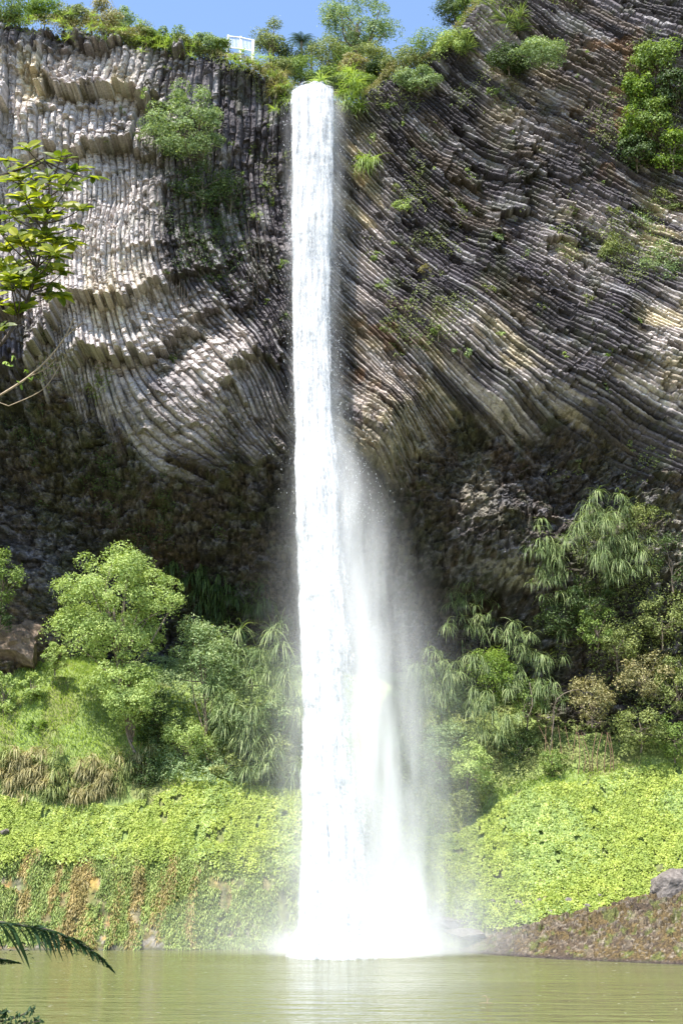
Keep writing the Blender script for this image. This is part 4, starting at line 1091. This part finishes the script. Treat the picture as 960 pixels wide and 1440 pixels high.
# stems, roots and vines
def stems(name, label, cat, items, mat, Y, r=.045, off=0.):
    pts = [[at(px, py, Y + dy) for px, py, dy in it] for it in items]
    root = empty(name, pts[0][0], label, cat)
    TV, TF = tubes([(curve(p, 12), np.linspace(r, r * .5, 12)) for p in pts], 5)
    mesh_obj('stems', TV, TF, M[mat], root, True)
stems('red_stems', 'cluster of reddish bare stems at the foot of the right slope scrub', 'stems',
      [[(812 + i * 7 + RNG.uniform(-3, 3), 1100, .6), (814 + i * 7 + RNG.uniform(-4, 4), 1065, .1), (808 + i * 8 + RNG.uniform(-10, 10), 1030, -.1)] for i in range(8)], 'barkred', 78.0, .035)
stems('thin_stems', 'thin reddish stems in the shade left of the red stem cluster', 'stems',
      [[(760 + i * 9 + RNG.uniform(-3, 3), 1096, .5), (762 + i * 9 + RNG.uniform(-5, 5), 1060, .1), (757 + i * 9 + RNG.uniform(-10, 10), 1020, -.1)] for i in range(6)], 'barkred', 79.0, .03)
stems('curved_branch', 'bare curved branch sticking out of the right bank thicket', 'branch', [[(775, 1015, .2), (782, 985, -.4), (800, 972, -.6), (815, 970, -.5)], [(779, 1000, 0), (776, 1030, 0), (772, 1060, .3)]], 'bark', 78.6, .04)
stems('looped_vine', 'pale looped vine hanging beside the lime green bush', 'vine', [[(744, 960, 0), (748, 990, -.3), (741, 1008, -.4), (735, 1004, -.4), (738, 990, -.3)]], 'bark', 78.9, .03)
stems('hanging_vines', 'thin brown vines hanging over the overhang left of the fall', 'vines',
      [[(236 + i * 5 + RNG.uniform(-4, 4), 370 + RNG.uniform(-30, 30), -.3), (240 + i * 4, 430, -.6), (243 + i * 5 + RNG.uniform(-4, 4), 470 + RNG.uniform(-10, 40), -.5)] for i in range(7)], 'twig', Yc(250, 420, .4), .02)
stems('hanging_vines', 'fine bare vines hanging from the dark columns below the shaded creeper', 'vines',
      [[(345 + i * 6 + RNG.uniform(-4, 4), 330 + RNG.uniform(-20, 20), -.2), (350 + i * 6, 380, -.4), (352 + i * 6 + RNG.uniform(-4, 4), 410 + RNG.uniform(-10, 30), -.3)] for i in range(5)], 'twig', Yc(365, 380, .4), .018)

# --- ground cover, grass, moss (beyond counting)
def scatter(n, x0, x1, y0, y1):
    x = RNG.uniform(x0, x1, n); y = RNG.uniform(y0, y1, n)
    z = ground_z(x, y); e = .12
    gx_ = (ground_z(x + e, y) - z) / e; gy_ = (ground_z(x, y + e) - z) / e
    Nn = unit(np.stack([-gx_, -gy_, np.ones(n)], -1))
    P = np.stack([x, y, z], -1)
    keep = RNG.random(n) < np.clip(1 / np.maximum(Nn[:, 2], .12) / 6, 0, 1)
    P, Nn = P[keep], Nn[keep]; px, py = proj(P)
    return P, Nn, px, py
def on_edge(vals, px):
    v = np.array(vals, float); return np.interp(px, v[:, 0], v[:, 1])
def ground_cover():
    P, Nn, px, py = scatter(1900000, -26, 27, 70.5, 80)
    nz = fbm(P[:, 0] * .6, P[:, 1] * .6, 500, 3)
    topL = on_edge([(-300, 1105), (0, 1118), (60, 1132), (150, 1136), (230, 1118), (270, 1098), (330, 1104), (430, 1112), (520, 1110), (600, 1180), (640, 1175), (700, 1135), (760, 1108), (860, 1092), (960, 1068), (1300, 1040)], px)
    botL = on_edge([(-300, 1200), (0, 1200), (100, 1205), (200, 1212), (300, 1222), (430, 1220), (560, 1235), (600, 1270), (700, 1300), (800, 1290), (900, 1280), (1300, 1250)], px)
    k = (py > topL + 6 * nz) & (py < botL + 26 * nz + RNG.normal(0, 7, len(P))) & (vn(P[:, 0] * 1.4, P[:, 1] * 1.4, 503) * .8 + .2 * vn(P[:, 0] * 6, P[:, 1] * 6, 504) < .84)
    k &= RNG.random(len(P)) < .85
    P, Nn = P[k], Nn[k]
    hump = .24 * vn(P[:, 0] * 2.6, P[:, 1] * 2.6, 501) + .12 * vn(P[:, 0] * 6, P[:, 1] * 6, 502)
    P = P + Nn * (hump + RNG.uniform(0, .08, len(P)))[:, None]
    pat = fbm(P[:, 0] * .35, P[:, 1] * .5, 507, 4) + RNG.normal(0, .22, len(P))
    for kk, mt, lb, L_ in ((pat < .42, 'lime', 'dense lime green leafy ground cover on the banks', .12), (pat >= .42, 'tree_pale', 'duller green weeds mixed into the lime ground cover', .19)):
        V = leaves(P[kk], unit(Nn[kk] + [0, -.25, .3]), L_, .12, .05, 1.0)
        tag(mesh_obj('ground_cover', V, quads(V), M[mt]), lb, 'ground cover', kind='stuff')
    # moss and small plants on the steep face
    P, Nn, px, py = scatter(700000, -26, 8, 70.2, 73.6)
    s = vn(P[:, 0] * 1.1 + .5 * fbm(P[:, 0] * .5, P[:, 2] * .5, 330, 3), P[:, 2] * .25, 321) * .55 + vn(P[:, 0] * 3.1, P[:, 2] * .5, 322) * .45
    k = (P[:, 2] > .1) & (P[:, 2] < 5.6) & (s < .54 + .06 * (P[:, 2] - 2.5) / 2.5) & (RNG.random(len(P)) < .6 * ss(.35, .65, vn(P[:, 0] * 1.2, P[:, 2] * 1.1, 505) + .25 * (vn(P[:, 0] * 4, P[:, 2] * 3, 506) - .5)))
    k = (P[:, 2] > .1) & (P[:, 2] < 5.6) & (RNG.random(len(P)) < .7 * ss(.15, .45, vn(P[:, 0] * 1.2, P[:, 2] * 1.1, 505) + .35 * (vn(P[:, 0] * 4, P[:, 2] * 3, 506) - .5)))
    k |= (P[:, 2] > 4.0) & (P[:, 2] < 5.6) & (RNG.random(len(P)) < .25)
    P, Nn = P[k], Nn[k]
    px_ = px[k]
    P[:, 1] -= (.35 * fbm(P[:, 0] * .9, P[:, 2] * .45, 360, 4) + .16 * (vn(P[:, 0] * 4, P[:, 2] * 2.2, 364) - .5)) + .05
    r = RNG.random(len(P))
    xs_ = P[:, 0] + .5 * fbm(P[:, 0] * .6, P[:, 2] * .5, 351, 3)
    rust = (vn(xs_ * 1.7, P[:, 2] * .3, 358) + .10 * ss(380, 60, px_) + .25 * (r - .5) - .30 * ss(110, 420, px_)) > .77
    for kk, mt, lb, L_ in ((~rust & (r < .45), 'tree_pale', 'pale hanging moss on the steep face above the pool', .26), (~rust & (r >= .45), 'olive', 'dull olive hanging moss on the steep face above the pool', .26), (rust, 'rust', 'rusty orange dead plants hanging in streaks on the steep face', .34)):
        n = int(kk.sum())
        V, F_ = blades(P[kk], RNG.normal(0, .45, (n, 3)) + [0, -.5, -.1], L_ * RNG.uniform(.5, 1.3, n), .045, .5, 2)
        tag(mesh_obj('moss', V, F_, M[mt]), lb, 'moss', kind='stuff')
ground_cover()
def grass():
    P, Nn, px, py = scatter(420000, -27, 20, 73, 84)
    hi = on_edge([(-300, 930), (0, 930), (90, 925), (160, 925), (215, 960), (420, 1040), (430, 2000), (590, 2000), (600, 1110), (800, 1085), (960, 1060)], px)
    lo = on_edge([(-300, 1060), (0, 1056), (100, 1066), (200, 1078), (230, 1112), (300, 1108), (425, 1118), (430, 0), (590, 0), (600, 1180), (700, 1140), (800, 1105), (960, 1075)], px)
    k = (py > hi) & (py < lo) & (RNG.random(len(P)) < .75)
    P, Nn = P[k], Nn[k]; n = len(P)
    V, F_ = blades(P, unit(Nn + [0, -.15, .5] + RNG.normal(0, .4, (n, 3))), .30 * RNG.uniform(.6, 1.3, n), .035, .25, 2)
    o = mesh_obj('grass', V, F_, M['grass']); tag(o, 'bright green grass on the sloping banks', 'grass', kind='stuff')
grass()

def undergrowth():
    P, Nn, px, py = scatter(900000, -27, 27, 73, 90)
    f = fbm(P[:, 0] * .5, P[:, 1] * .5, 520, 3)
    left = (px > 205 + 20 * f) & (px < 440) & (py < 1106 + 8 * f) & (py > 900)
    right = (px > 560) & (py < on_edge([(560, 1170), (640, 1165), (700, 1122), (760, 1096), (860, 1078), (960, 1058), (1300, 1020)], px) + 8 * f)
    k = (left | right) & (RNG.random(len(P)) < .8)
    P, Nn, px = P[k], Nn[k], px[k]
    P = P + Nn * (.7 * vn(P[:, 0] * 1.3, P[:, 1] * 1.3, 521) + .4 * vn(P[:, 0] * 3, P[:, 1] * 3, 522) + RNG.uniform(-.1, .1, len(P)))[:, None]
    r = RNG.random(len(P))
    for nm, kk, mt, lb in (('undergrowth', px < 500, 'tree_grey', 'mixed grey-green undergrowth filling the thicket left of the waterfall'), ('undergrowth', px >= 500, 'olive', 'olive undergrowth covering the slope right of the waterfall')):
        V = leaves(P[kk], unit(Nn[kk] + [0, -.5, .2]), .17, .08, .3)
        tag(mesh_obj(nm, V, quads(V), M[mt]), lb, 'undergrowth', kind='stuff')
undergrowth()
def creepers():
    """small plants rooted all over the rock, too many to count"""
    n = 420000
    px = RNG.uniform(-120, 1080, n); py = RNG.uniform(20, 1100, n)
    P = at(px, py, 77.); x = P[:, 0]; z = P[:, 2]
    for _ in range(3):
        y = cliff_y(x, z); P = at(px, py, y); x = P[:, 0]; z = P[:, 2]
    y = cliff_y(x, z); e = .15
    dx = (cliff_y(x + e, z) - y) / e; dz = (cliff_y(x, z + e) - y) / e
    Nn = unit(np.stack([dx, -np.ones(n), dz], -1)); P = np.stack([x, y, z], -1)
    px, py = proj(P)
    a = vn(x * .55, z * .55, 530) * .5 + vn(x * 1.7, z * 1.7, 531) * .3 + .2 * vn(x * 5, z * 5, 532)
    def B(cx, cy, rx, ry): return np.exp(-(((px - cx) / rx) ** 2 + ((py - cy) / ry) ** 2) ** 1.5)
    dens = np.maximum.reduce([.95 * B(905, 350, 75, 65), .8 * B(905, 170, 70, 100), .9 * B(755, 75, 60, 26), .5 * B(560, 170, 60, 60), .45 * B(600, 330, 70, 110), .45 * B(800, 330, 90, 60), .4 * B(380, 250, 40, 130), .5 * B(580, 440, 90, 60), .45 * B(680, 120, 60, 60),
                              .95 * B(295, 310, 70, 95), .5 * B(90, 520, 110, 40), .95 * B(890, 880, 120, 140), .7 * B(880, 780, 90, 80), .4 * B(140, 700, 180, 110), .6 * B(330, 850, 120, 60), .4 * B(720, 900, 90, 60), .32 * B(850, 640, 100, 50), .35 * B(360, 100, 50, 25)])
    lip = ztop(x) - z
    dens = np.maximum(dens, .8 * ss(1.6, .2, lip + 1.0 * (a - .5)) )
    k = (a > .86 - .62 * dens) & (RNG.random(n) < .9) & (dens > .05) & (lip > 0)
    P, Nn, px, py = P[k], Nn[k], px[k], py[k]
    P = P + Nn * RNG.uniform(0, .28, len(P))[:, None]
    shade = ((py > 560) & (px < 760)) | ((px > 215) & (px < 365) & (py > 220) & (py < 420))  # shaded areas get darker leaves, so their shade is painted into the colour
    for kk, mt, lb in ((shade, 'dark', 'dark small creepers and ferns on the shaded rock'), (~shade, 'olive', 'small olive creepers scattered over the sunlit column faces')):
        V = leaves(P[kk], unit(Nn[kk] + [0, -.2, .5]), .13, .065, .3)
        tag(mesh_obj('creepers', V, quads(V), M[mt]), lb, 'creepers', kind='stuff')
creepers()
def edge_scrub():
    """low growth behind the cliff edge"""
    n = 60000
    x = RNG.uniform(-27, 20, n); b = RNG.random(n) ** 1.5 * 4
    zt = ztop(x); y0 = cbase(x, zt - .5)
    px, _ = proj(np.stack([x, y0, zt], -1))
    h = (.25 + 1.1 * vn(x * .8, b, 540)) * (1 - .8 * np.exp(-((px - 443) / 38) ** 4))
    k = vn(x * .5, b, 541) > .35; x, y0, b, zt, h = x[k], y0[k], b[k], zt[k], h[k]; n = len(x)
    P = np.stack([x, y0 + b, zt + h * RNG.random(n)], -1)
    V = leaves(P, unit(RNG.normal(0, 1, (n, 3)) + [0, -.6, .8]), .17, .06, .2)
    tag(mesh_obj('edge_scrub', V, quads(V), M['dry']), 'low dry scrub and grass fringing the edge of the cliff top', 'scrub', kind='stuff')
edge_scrub()

# --- rocks
def boulder(name, label, cat, px, py, rpx, Y, squash=.75, group=None, mat='boulder', sub=4, amp=.35):
    c = at(px, py, Y); s = float(mpp(px, py, Y)) * rpx
    import bmesh
    bm = bmesh.new(); bmesh.ops.create_icosphere(bm, subdivisions=sub, radius=1)
    V = np.array([v.co[:] for v in bm.verts]); Fa = np.array([[v.index for v in f.verts] for f in bm.faces]); bm.free()
    o = RNG.uniform(0, 90)
    # chipped planes
    for k in range(14):
        d = unit(RNG.normal(0, 1, 3)); h = RNG.uniform(.55, .85); t = V @ d
        V = V - np.maximum(t - h, 0)[:, None] * d
    V = V * (1 + amp * .4 * fbm(V[:, 0] * 2 + o, V[:, 1] * 2 + V[:, 2] * 1.7, 600, 4))[:, None]
    V = V * np.array([1, .9, squash]) * s + c
    ob = mesh_obj(name, V, Fa, M[mat]); return tag(ob, label, cat, group)
def outcrop():
    x0 = at(657, 1341, 67.6)[0]
    xs = np.arange(x0 - .3, x0 + 22, .05); ys = np.arange(59.5, 74.5, .055)
    X, Y = np.meshgrid(xs, ys)
    yf = np.interp(X, [x0 - .4, x0 + .4, at(760, 1349, 64)[0], at(850, 1353, 62.5)[0], at(960, 1357, 60.8)[0], 30], [68.4, 67.4, 64.6, 62.8, 61.0, 58])
    kx = [x0 - .3, at(700, 1322, 68)[0], at(760, 1303, 68)[0], at(830, 1289, 67.5)[0], at(900, 1273, 67)[0], at(960, 1263, 66.5)[0], 30]
    kz = [0] + [float(at(q, w, v)[2]) for q, w, v in ((700, 1322, 68), (760, 1303, 68), (830, 1289, 67.5), (900, 1273, 67), (960, 1263, 66.5))] + [3.9]
    H = np.interp(X, kx, kz)
    t = (Y - yf) / np.interp(X, [x0, x0 + 3, x0 + 12], [1.4, 3.4, 5.4])
    prof = np.where(t < 1, ss(-.12, 1.25, t) ** .75 * 1.02, 1.0)
    prof = prof * (1 - .97 * ss(71.5, 73.8, Y))
    prof = prof * np.clip((Y - yf + .4) / .4, 0, 1)
    w_ = .3 * fbm(X * 1.2, Y * 1.2, 610, 3)
    _, _, i1 = cell(X * 1.1 + w_, Y * 1.3 + w_, 620); b1, c1, i2 = cell(X * 2.6 + w_, Y * 3 , 624); _, _, i3 = cell(X * 8, Y * 9, 628)
    Z = (H + .12) * prof - .14 - .5 * (Y < yf - .4) + prof * (.35 * (i1 - .5) + .28 * (i2 - .5) + .14 * (i3 - .5) + .3 * fbm(X * .8, Y * .8, 630, 4)) * np.clip(H, .25, 1)
    mo = fbm(X * .9, Y * 1.2, 640, 4)
    c = np.ones(X.shape + (3,)) * np.array([.075, .055, .04])
    def mix(a, b, t): return a * (1 - t[..., None]) + np.array(b) * t[..., None]
    c = mix(c, (.105, .075, .03), ss(-.15, .15, mo) * .8)
    c = mix(c, (.09, .10, .03), ss(.15, .4, fbm(X * 2, Y * 2, 641, 3)))
    c = mix(c, (.15, .125, .11), ss(.80, .9, i2) * .6)
    c = mix(c, (.21, .185, .17), ss(.86, .95, i3) * .7)
    c = mix(c, (.045, .035, .04), ss(.25, .0, Z) * .9)
    c *= (.45 + 1.0 * cell(X * 12, Y * 13, 650)[2])[..., None] * np.array([.88, .84, .70])
    o = mesh_obj('shore_rock', np.stack([X, Y, Z], -1).reshape(-1, 3), grid_faces(len(ys), len(xs)), M['outcrop'], cols=c.reshape(-1, 3))
    tag(o, 'long low brown mossy rock shelf sloping into the pool at lower right', 'rock')
outcrop()
boulder('boulder', 'large grey-pink block of rock at the right edge on top of the brown rock shelf', 'rock', 958, 1262, 50, 69.6, .8, sub=5, amp=.5)
boulder('boulder', 'brown sunlit rock at the left picture edge in front of the cave', 'rock', 18, 908, 62, 80.6, .85, sub=5, mat='brownrock', amp=.9)
boulder('boulder', 'small pale stone in the ground cover at left picture edge', 'rock', 7, 1170, 8, 73.3)
for px, py, r in ((717, 1243, 7), (738, 1228, 6), (757, 1268, 8), (630, 1262, 9), (690, 1270, 11), (728, 1272, 11), (800, 1268, 12), (845, 1262, 10), (870, 1258, 7), (950, 1207, 5), (660, 1280, 10), (770, 1284, 9), (826, 1276, 9), (795, 1274, 4)):
    boulder('stone', 'brown stone half buried in the lime ground cover on the right bank', 'stone', px, py, r, Yg(px, py, .05), .7, 'stones in the right bank ground cover', sub=3)
for px, py, r in ((300, 1180, 4), (275, 1194, 9), (72, 1192, 4), (20, 1197, 6), (58, 1178, 3)):
    boulder('stone', 'dark stone showing through the lime ground cover on the left bank', 'stone', px, py, r, Yg(px, py, .03), .7, 'stones in the left bank ground cover', sub=3)
def bank_rock():
    boulder('low_rock', 'low wet dark rock behind the tip of the brown shelf in the mist', 'rock', 655, 1312, 32, 71.0, .3, sub=5)
    boulder('low_rock', 'low misty rock at the waterline just right of the fall', 'rock', 625, 1300, 40, 72.2, .5, sub=5)
bank_rock()

# --- floating twig on the pool
def twig():
    p = at(684, 1412, 45.2); p[2] = 0
    root = empty('floating_twig', p, 'tiny pale forked twig poking out of the pool near the bottom edge', 'twig')
    TV, TF = tubes([(curve([p + [0, 0, -.1], p + [.02, 0, .12], p + [-.03, 0, .26], p + [-.14, 0, .24]], 10), .014), (curve([p + [.02, 0, .08], p + [.1, 0, .2]], 6), .012), (curve([p + [-.25, 0, .01], p + [-.1, .02, .03], p + [.2, 0, .015]], 6), .012)], 6)
    mesh_obj('twig_stems', TV, TF, M['twigpale'], root, True)
twig()

# --- close shrub at the left edge: broad yellow-green leaves
def broad_leaves(C, D, Nn, L, W):
    n = len(C); D = unit(D); S = unit(np.cross(D, Nn)); Nn = np.cross(S, D)
    L = L[:, None]; W = W[:, None]
    t = [(0, 0), (.22, .34), (.5, .5), (.78, .34), (1, 0)]
    mid = [C + D * L * a - Nn * L * .10 * a * a * 1.6 for a, _ in t]
    lf = [C + D * L * a - Nn * L * .16 * a * a + S * W * b + Nn * W * b * .35 for a, b in t[1:4]]
    rt = [C + D * L * a - Nn * L * .16 * a * a - S * W * b + Nn * W * b * .35 for a, b in t[1:4]]
    V = np.stack(mid + lf + rt, 1)          # 5 + 3 + 3
    q = np.array([[1, 2, 6, 5], [2, 3, 7, 6], [2, 1, 8, 9], [3, 2, 9, 10]])
    tr = np.array([[0, 1, 5], [3, 4, 7], [1, 0, 8], [4, 3, 10]])
    o = np.arange(n)[:, None, None] * 11
    return V.reshape(-1, 3), [(o + q).reshape(-1, 4), (o + tr).reshape(-1, 3)]
def near_shrub():
    Y = 6.0; base = np.array([-2.9, 6.1, 3.0])
    root = empty('near_shrub', base, 'close leafy shrub with broad yellow-green leaves reaching in at the left edge', 'shrub')
    def q(px, py, dy=0): return at(px, py, Y + dy)
    main = [base - [0, 0, .4], base + [.3, 0, .5], q(-60, 560, .1), q(0, 487), q(40, 420), q(62, 330, -.05), q(70, 262, -.1), q(62, 222, -.1)]
    mainc = curve(main, 40)
    paths = [(mainc, np.linspace(.016, .0035, 40))]
    tips = [(36, 205), (88, 218), (62, 226), (112, 236), (22, 250), (62, 285), (118, 292), (96, 262), (34, 300), (8, 345), (58, 345), (84, 372), (44, 398), (22, 432), (108, 318), (4, 292), (132, 250), (80, 300), (14, 385), (66, 400), (30, 345), (-12, 420), (-15, 320), (-20, 250), (8, 225), (50, 262), (90, 335), (2, 460), (98, 288), (35, 270)] + [(RNG.normal(45, 38), RNG.uniform(235, 430)) for _ in range(44)]
    Cs, Ds, Ns = [], [], []
    for px, py in tips:
        e = q(px, py, RNG.uniform(-.35, .35))
        dd = np.linalg.norm(mainc - (e - [0, 0, .12]), axis=1); dd[:14] = 9; a = mainc[dd.argmin()]
        m_ = (a + e) / 2 + [0, 0, -.02]
        c_ = curve([a, m_, e], 8); paths.append((c_, np.linspace(.005, .0022, 8)))
        ax = unit(e - a)
        k = RNG.integers(9, 14)
        for i in range(k):
            an = 2 * math.pi * i / k + RNG.uniform(-.3, .3)
            d = ax * .45 + np.array([math.cos(an), .55 * math.sin(an), .55 * math.sin(an) + .05])
            Cs.append(e - ax * RNG.uniform(0, .05)); Ds.append(d); Ns.append(np.array([RNG.normal(0, .4), -.8 + RNG.normal(0, .4), .75]))
    n = len(Cs)
    V, F_ = broad_leaves(np.array(Cs), np.array(Ds), np.array(Ns), .098 * RNG.uniform(.5, 1.2, n), .044 * RNG.uniform(.8, 1.2, n))
    mesh_obj('foliage', V, F_, M['near'], root)
    TV, TF = tubes(paths, 7); mesh_obj('branches', TV, TF, M['twig'], root, True)
near_shrub()
def bare_twig():
    Y = 6.4; base = np.array([-2.9, 6.6, 2.9])
    root = empty('bare_branch', base, 'bare pale curved branch with a forked tip at the left edge below the leaves', 'branch')
    q = lambda px, py, d=0: at(px, py, Y + d)
    P = [(curve([base, base + [.4, 0, .9], q(-60, 590), q(0, 556), (q(40, 530)), q(72, 500), q(95, 468), q(104, 446)], 36), np.linspace(.010, .003, 36)),
         (curve([q(92, 474), q(106, 462), q(119, 452)], 8), np.linspace(.004, .002, 8)), (curve([q(40, 530), q(62, 520), q(80, 505)], 8), np.linspace(.003, .0015, 8)),
         (curve([base, base + [.3, 0, .8], q(-60, 600), q(10, 572), q(60, 548), q(84, 515)], 24), np.linspace(.005, .0018, 24))]
    TV, TF = tubes(P, 7); mesh_obj('branches', TV, TF, M['twigpale'], root, True)
    tips = [q(8, 508), q(20, 500), q(14, 515), q(38, 520), q(30, 540), q(45, 535)]
    Cs = np.repeat(np.array(tips), 3, 0); n = len(Cs)
    V, F_ = broad_leaves(Cs, RNG.normal(0, 1, (n, 3)), np.tile([0, -.6, .8], (n, 1)) + RNG.normal(0, .2, (n, 3)), .035 * RNG.uniform(.7, 1.2, n), .018 * np.ones(n))
    mesh_obj('leaf', V, F_, M['bright'], root)
bare_twig()
def near_fern():
    Y = 5.0; c = at(-330, 1330, Y + .1)
    base = np.array([c[0] - .1, c[1], 3.0])
    root = empty('near_tree_fern', base, 'close dark tree fern whose drooping fronds reach in at the lower left', 'tree fern')
    q = lambda px, py, d=0: at(px, py, Y + d)
    fr = [([c, q(-150, 1285), q(-60, 1288), q(20, 1300), q(70, 1308), q(110, 1325), q(140, 1345), q(160, 1366)], .24, 40), ([c, q(-120, 1338), q(-40, 1346), q(0, 1348), q(28, 1354)], .10, 26), ([c, q(-160, 1240, .4), q(-100, 1215, .6), q(-60, 1210, .8)], .2, 30)]
    for pts, Lp, n in fr:
        P = curve(pts, n)
        tt = np.linspace(0, 1, n); prf = np.clip(np.sin(np.pi * np.clip(.15 + .85 * tt, 0, 1) ** .8), .03, 1) * (1 - .5 * tt)
        Vb, Fb = [], []; off = 0; T = unit(np.gradient(P, axis=0))
        for sg, ln in ((-1, 1.0), (1, .75)):
            D = np.array([.25, -.55 * sg, -.75 if sg < 0 else .12]) + T * .5 + RNG.normal(0, .10, (n, 3))
            v_, f_ = blades(P.copy(), D, Lp * ln * prf * RNG.uniform(.7, 1.15, n), .020 * prf + .004, .16 if sg < 0 else .5)
            Vb.append(v_); Fb.append(f_ + off); off += len(v_)
            # small teeth along each pinna
            for j in range(10):
                q0 = P + unit(D) * (Lp * ln * prf * (j + .5) / 11)[:, None] + np.array([0, 0, -1.]) * (Lp * prf * .10 * (j / 10) ** 2)[:, None]
                for s3 in (-1, 1):
                    v_, f_ = blades(q0, unit(D) * .6 + T * s3, .028 * (1 - j / 13) * (.4 + prf), .007, .1, 2)
                    Vb.append(v_); Fb.append(f_ + off); off += len(v_)
        V = np.concatenate(Vb)
        f = mesh_obj('frond', V, np.concatenate(Fb), M['fern'], root)
        TV, TF = tubes([(P, np.linspace(.008, .0015, n))], 6); mesh_obj('midrib', TV, TF, M['twig'], f).location = (0, 0, 0)
    TV, TF = tubes([(np.array([base - [0, 0, .4], (base + c) / 2, c + [0, 0, .05]]), [.09, .08, .07])], 9); mesh_obj('trunk', TV, TF, M['twig'], root, True)
near_fern()
def near_dark():
    Y = 4.6; q = lambda px, py, d=0: at(px, py, Y + d)
    base = np.array([-2.4, 4.8, 3.1])
    root = empty('dark_twigs', base, 'dark leafy twigs in the very bottom left corner', 'twigs')
    P = [[base, q(-80, 1470), q(-20, 1442), q(20, 1432), q(48, 1418)], [base, q(-80, 1480), q(-10, 1450), q(30, 1440), q(58, 1436)], [base, q(-70, 1455), q(-10, 1430), q(8, 1424)]]
    cs = [curve(p, 24) for p in P]
    TV, TF = tubes([(c, np.linspace(.005, .0015, 24)) for c in cs], 6); mesh_obj('branches', TV, TF, M['twig'], root, True)
    C = np.concatenate([c[8:] for c in cs]); C = np.repeat(C, 5, 0) + RNG.normal(0, .006, (len(C) * 5, 3))
    V = leaves(C, RNG.normal(0, 1, C.shape), .026, .009, .1); mesh_obj('foliage', V, quads(V), M['fern'], root)
near_dark()

# ------------------------------------------------------------------ light, sky, camera
AZ, EL = R(33), R(60)
sun = bpy.data.lights.new('sun', 'SUN'); sun.energy = 4.8; sun.angle = R(.53); sun.color = (1, .955, .89)
so = bpy.data.objects.new('sun', sun); COL.objects.link(so)
tosun = Vector((-math.sin(AZ) * math.cos(EL), -math.cos(AZ) * math.cos(EL), math.sin(EL)))
so.rotation_euler = tosun.to_track_quat('Z', 'Y').to_euler(); so.location = (-30, -20, 80)
w = bpy.data.worlds.new('World'); SC.world = w; w.use_nodes = True
nt = w.node_tree; nt.nodes.clear()
sk = nt.nodes.new('ShaderNodeTexSky'); sk.sky_type = 'NISHITA'; sk.sun_disc = False
sk.sun_elevation = EL; sk.sun_rotation = R(180) + AZ; sk.altitude = 200; sk.air_density = 1; sk.dust_density = .4; sk.ozone_density = 1.5
bg = nt.nodes.new('ShaderNodeBackground'); bg.inputs['Strength'].default_value = .15
wo = nt.nodes.new('ShaderNodeOutputWorld'); nt.links.new(sk.outputs[0], bg.inputs[0]); nt.links.new(bg.outputs[0], wo.inputs[0])
cam = bpy.data.cameras.new('camera'); co = bpy.data.objects.new('camera', cam); COL.objects.link(co)
co.location = (0, 0, CAMH); co.rotation_euler = (R(90) + PITCH, 0, 0)
cam.sensor_fit = 'VERTICAL'; cam.sensor_height = 36; cam.lens = 36 * F / 1440
cam.clip_end = 2000; cam.clip_start = .1
SC.camera = co
SC.view_settings.view_transform = 'Standard'; SC.view_settings.look = 'None'; SC.view_settings.gamma = 1
SC.view_settings.exposure = 1.3; SC.view_settings.use_curve_mapping = False
cy = SC.cycles
cy.max_bounces = 7; cy.diffuse_bounces = 3; cy.glossy_bounces = 2; cy.transmission_bounces = 3; cy.volume_bounces = 4; cy.transparent_max_bounces = 24
cy.volume_step_rate = 1.0; cy.volume_max_steps = 128
cy.use_denoising = True
cy.use_adaptive_sampling = True; cy.adaptive_threshold = .02
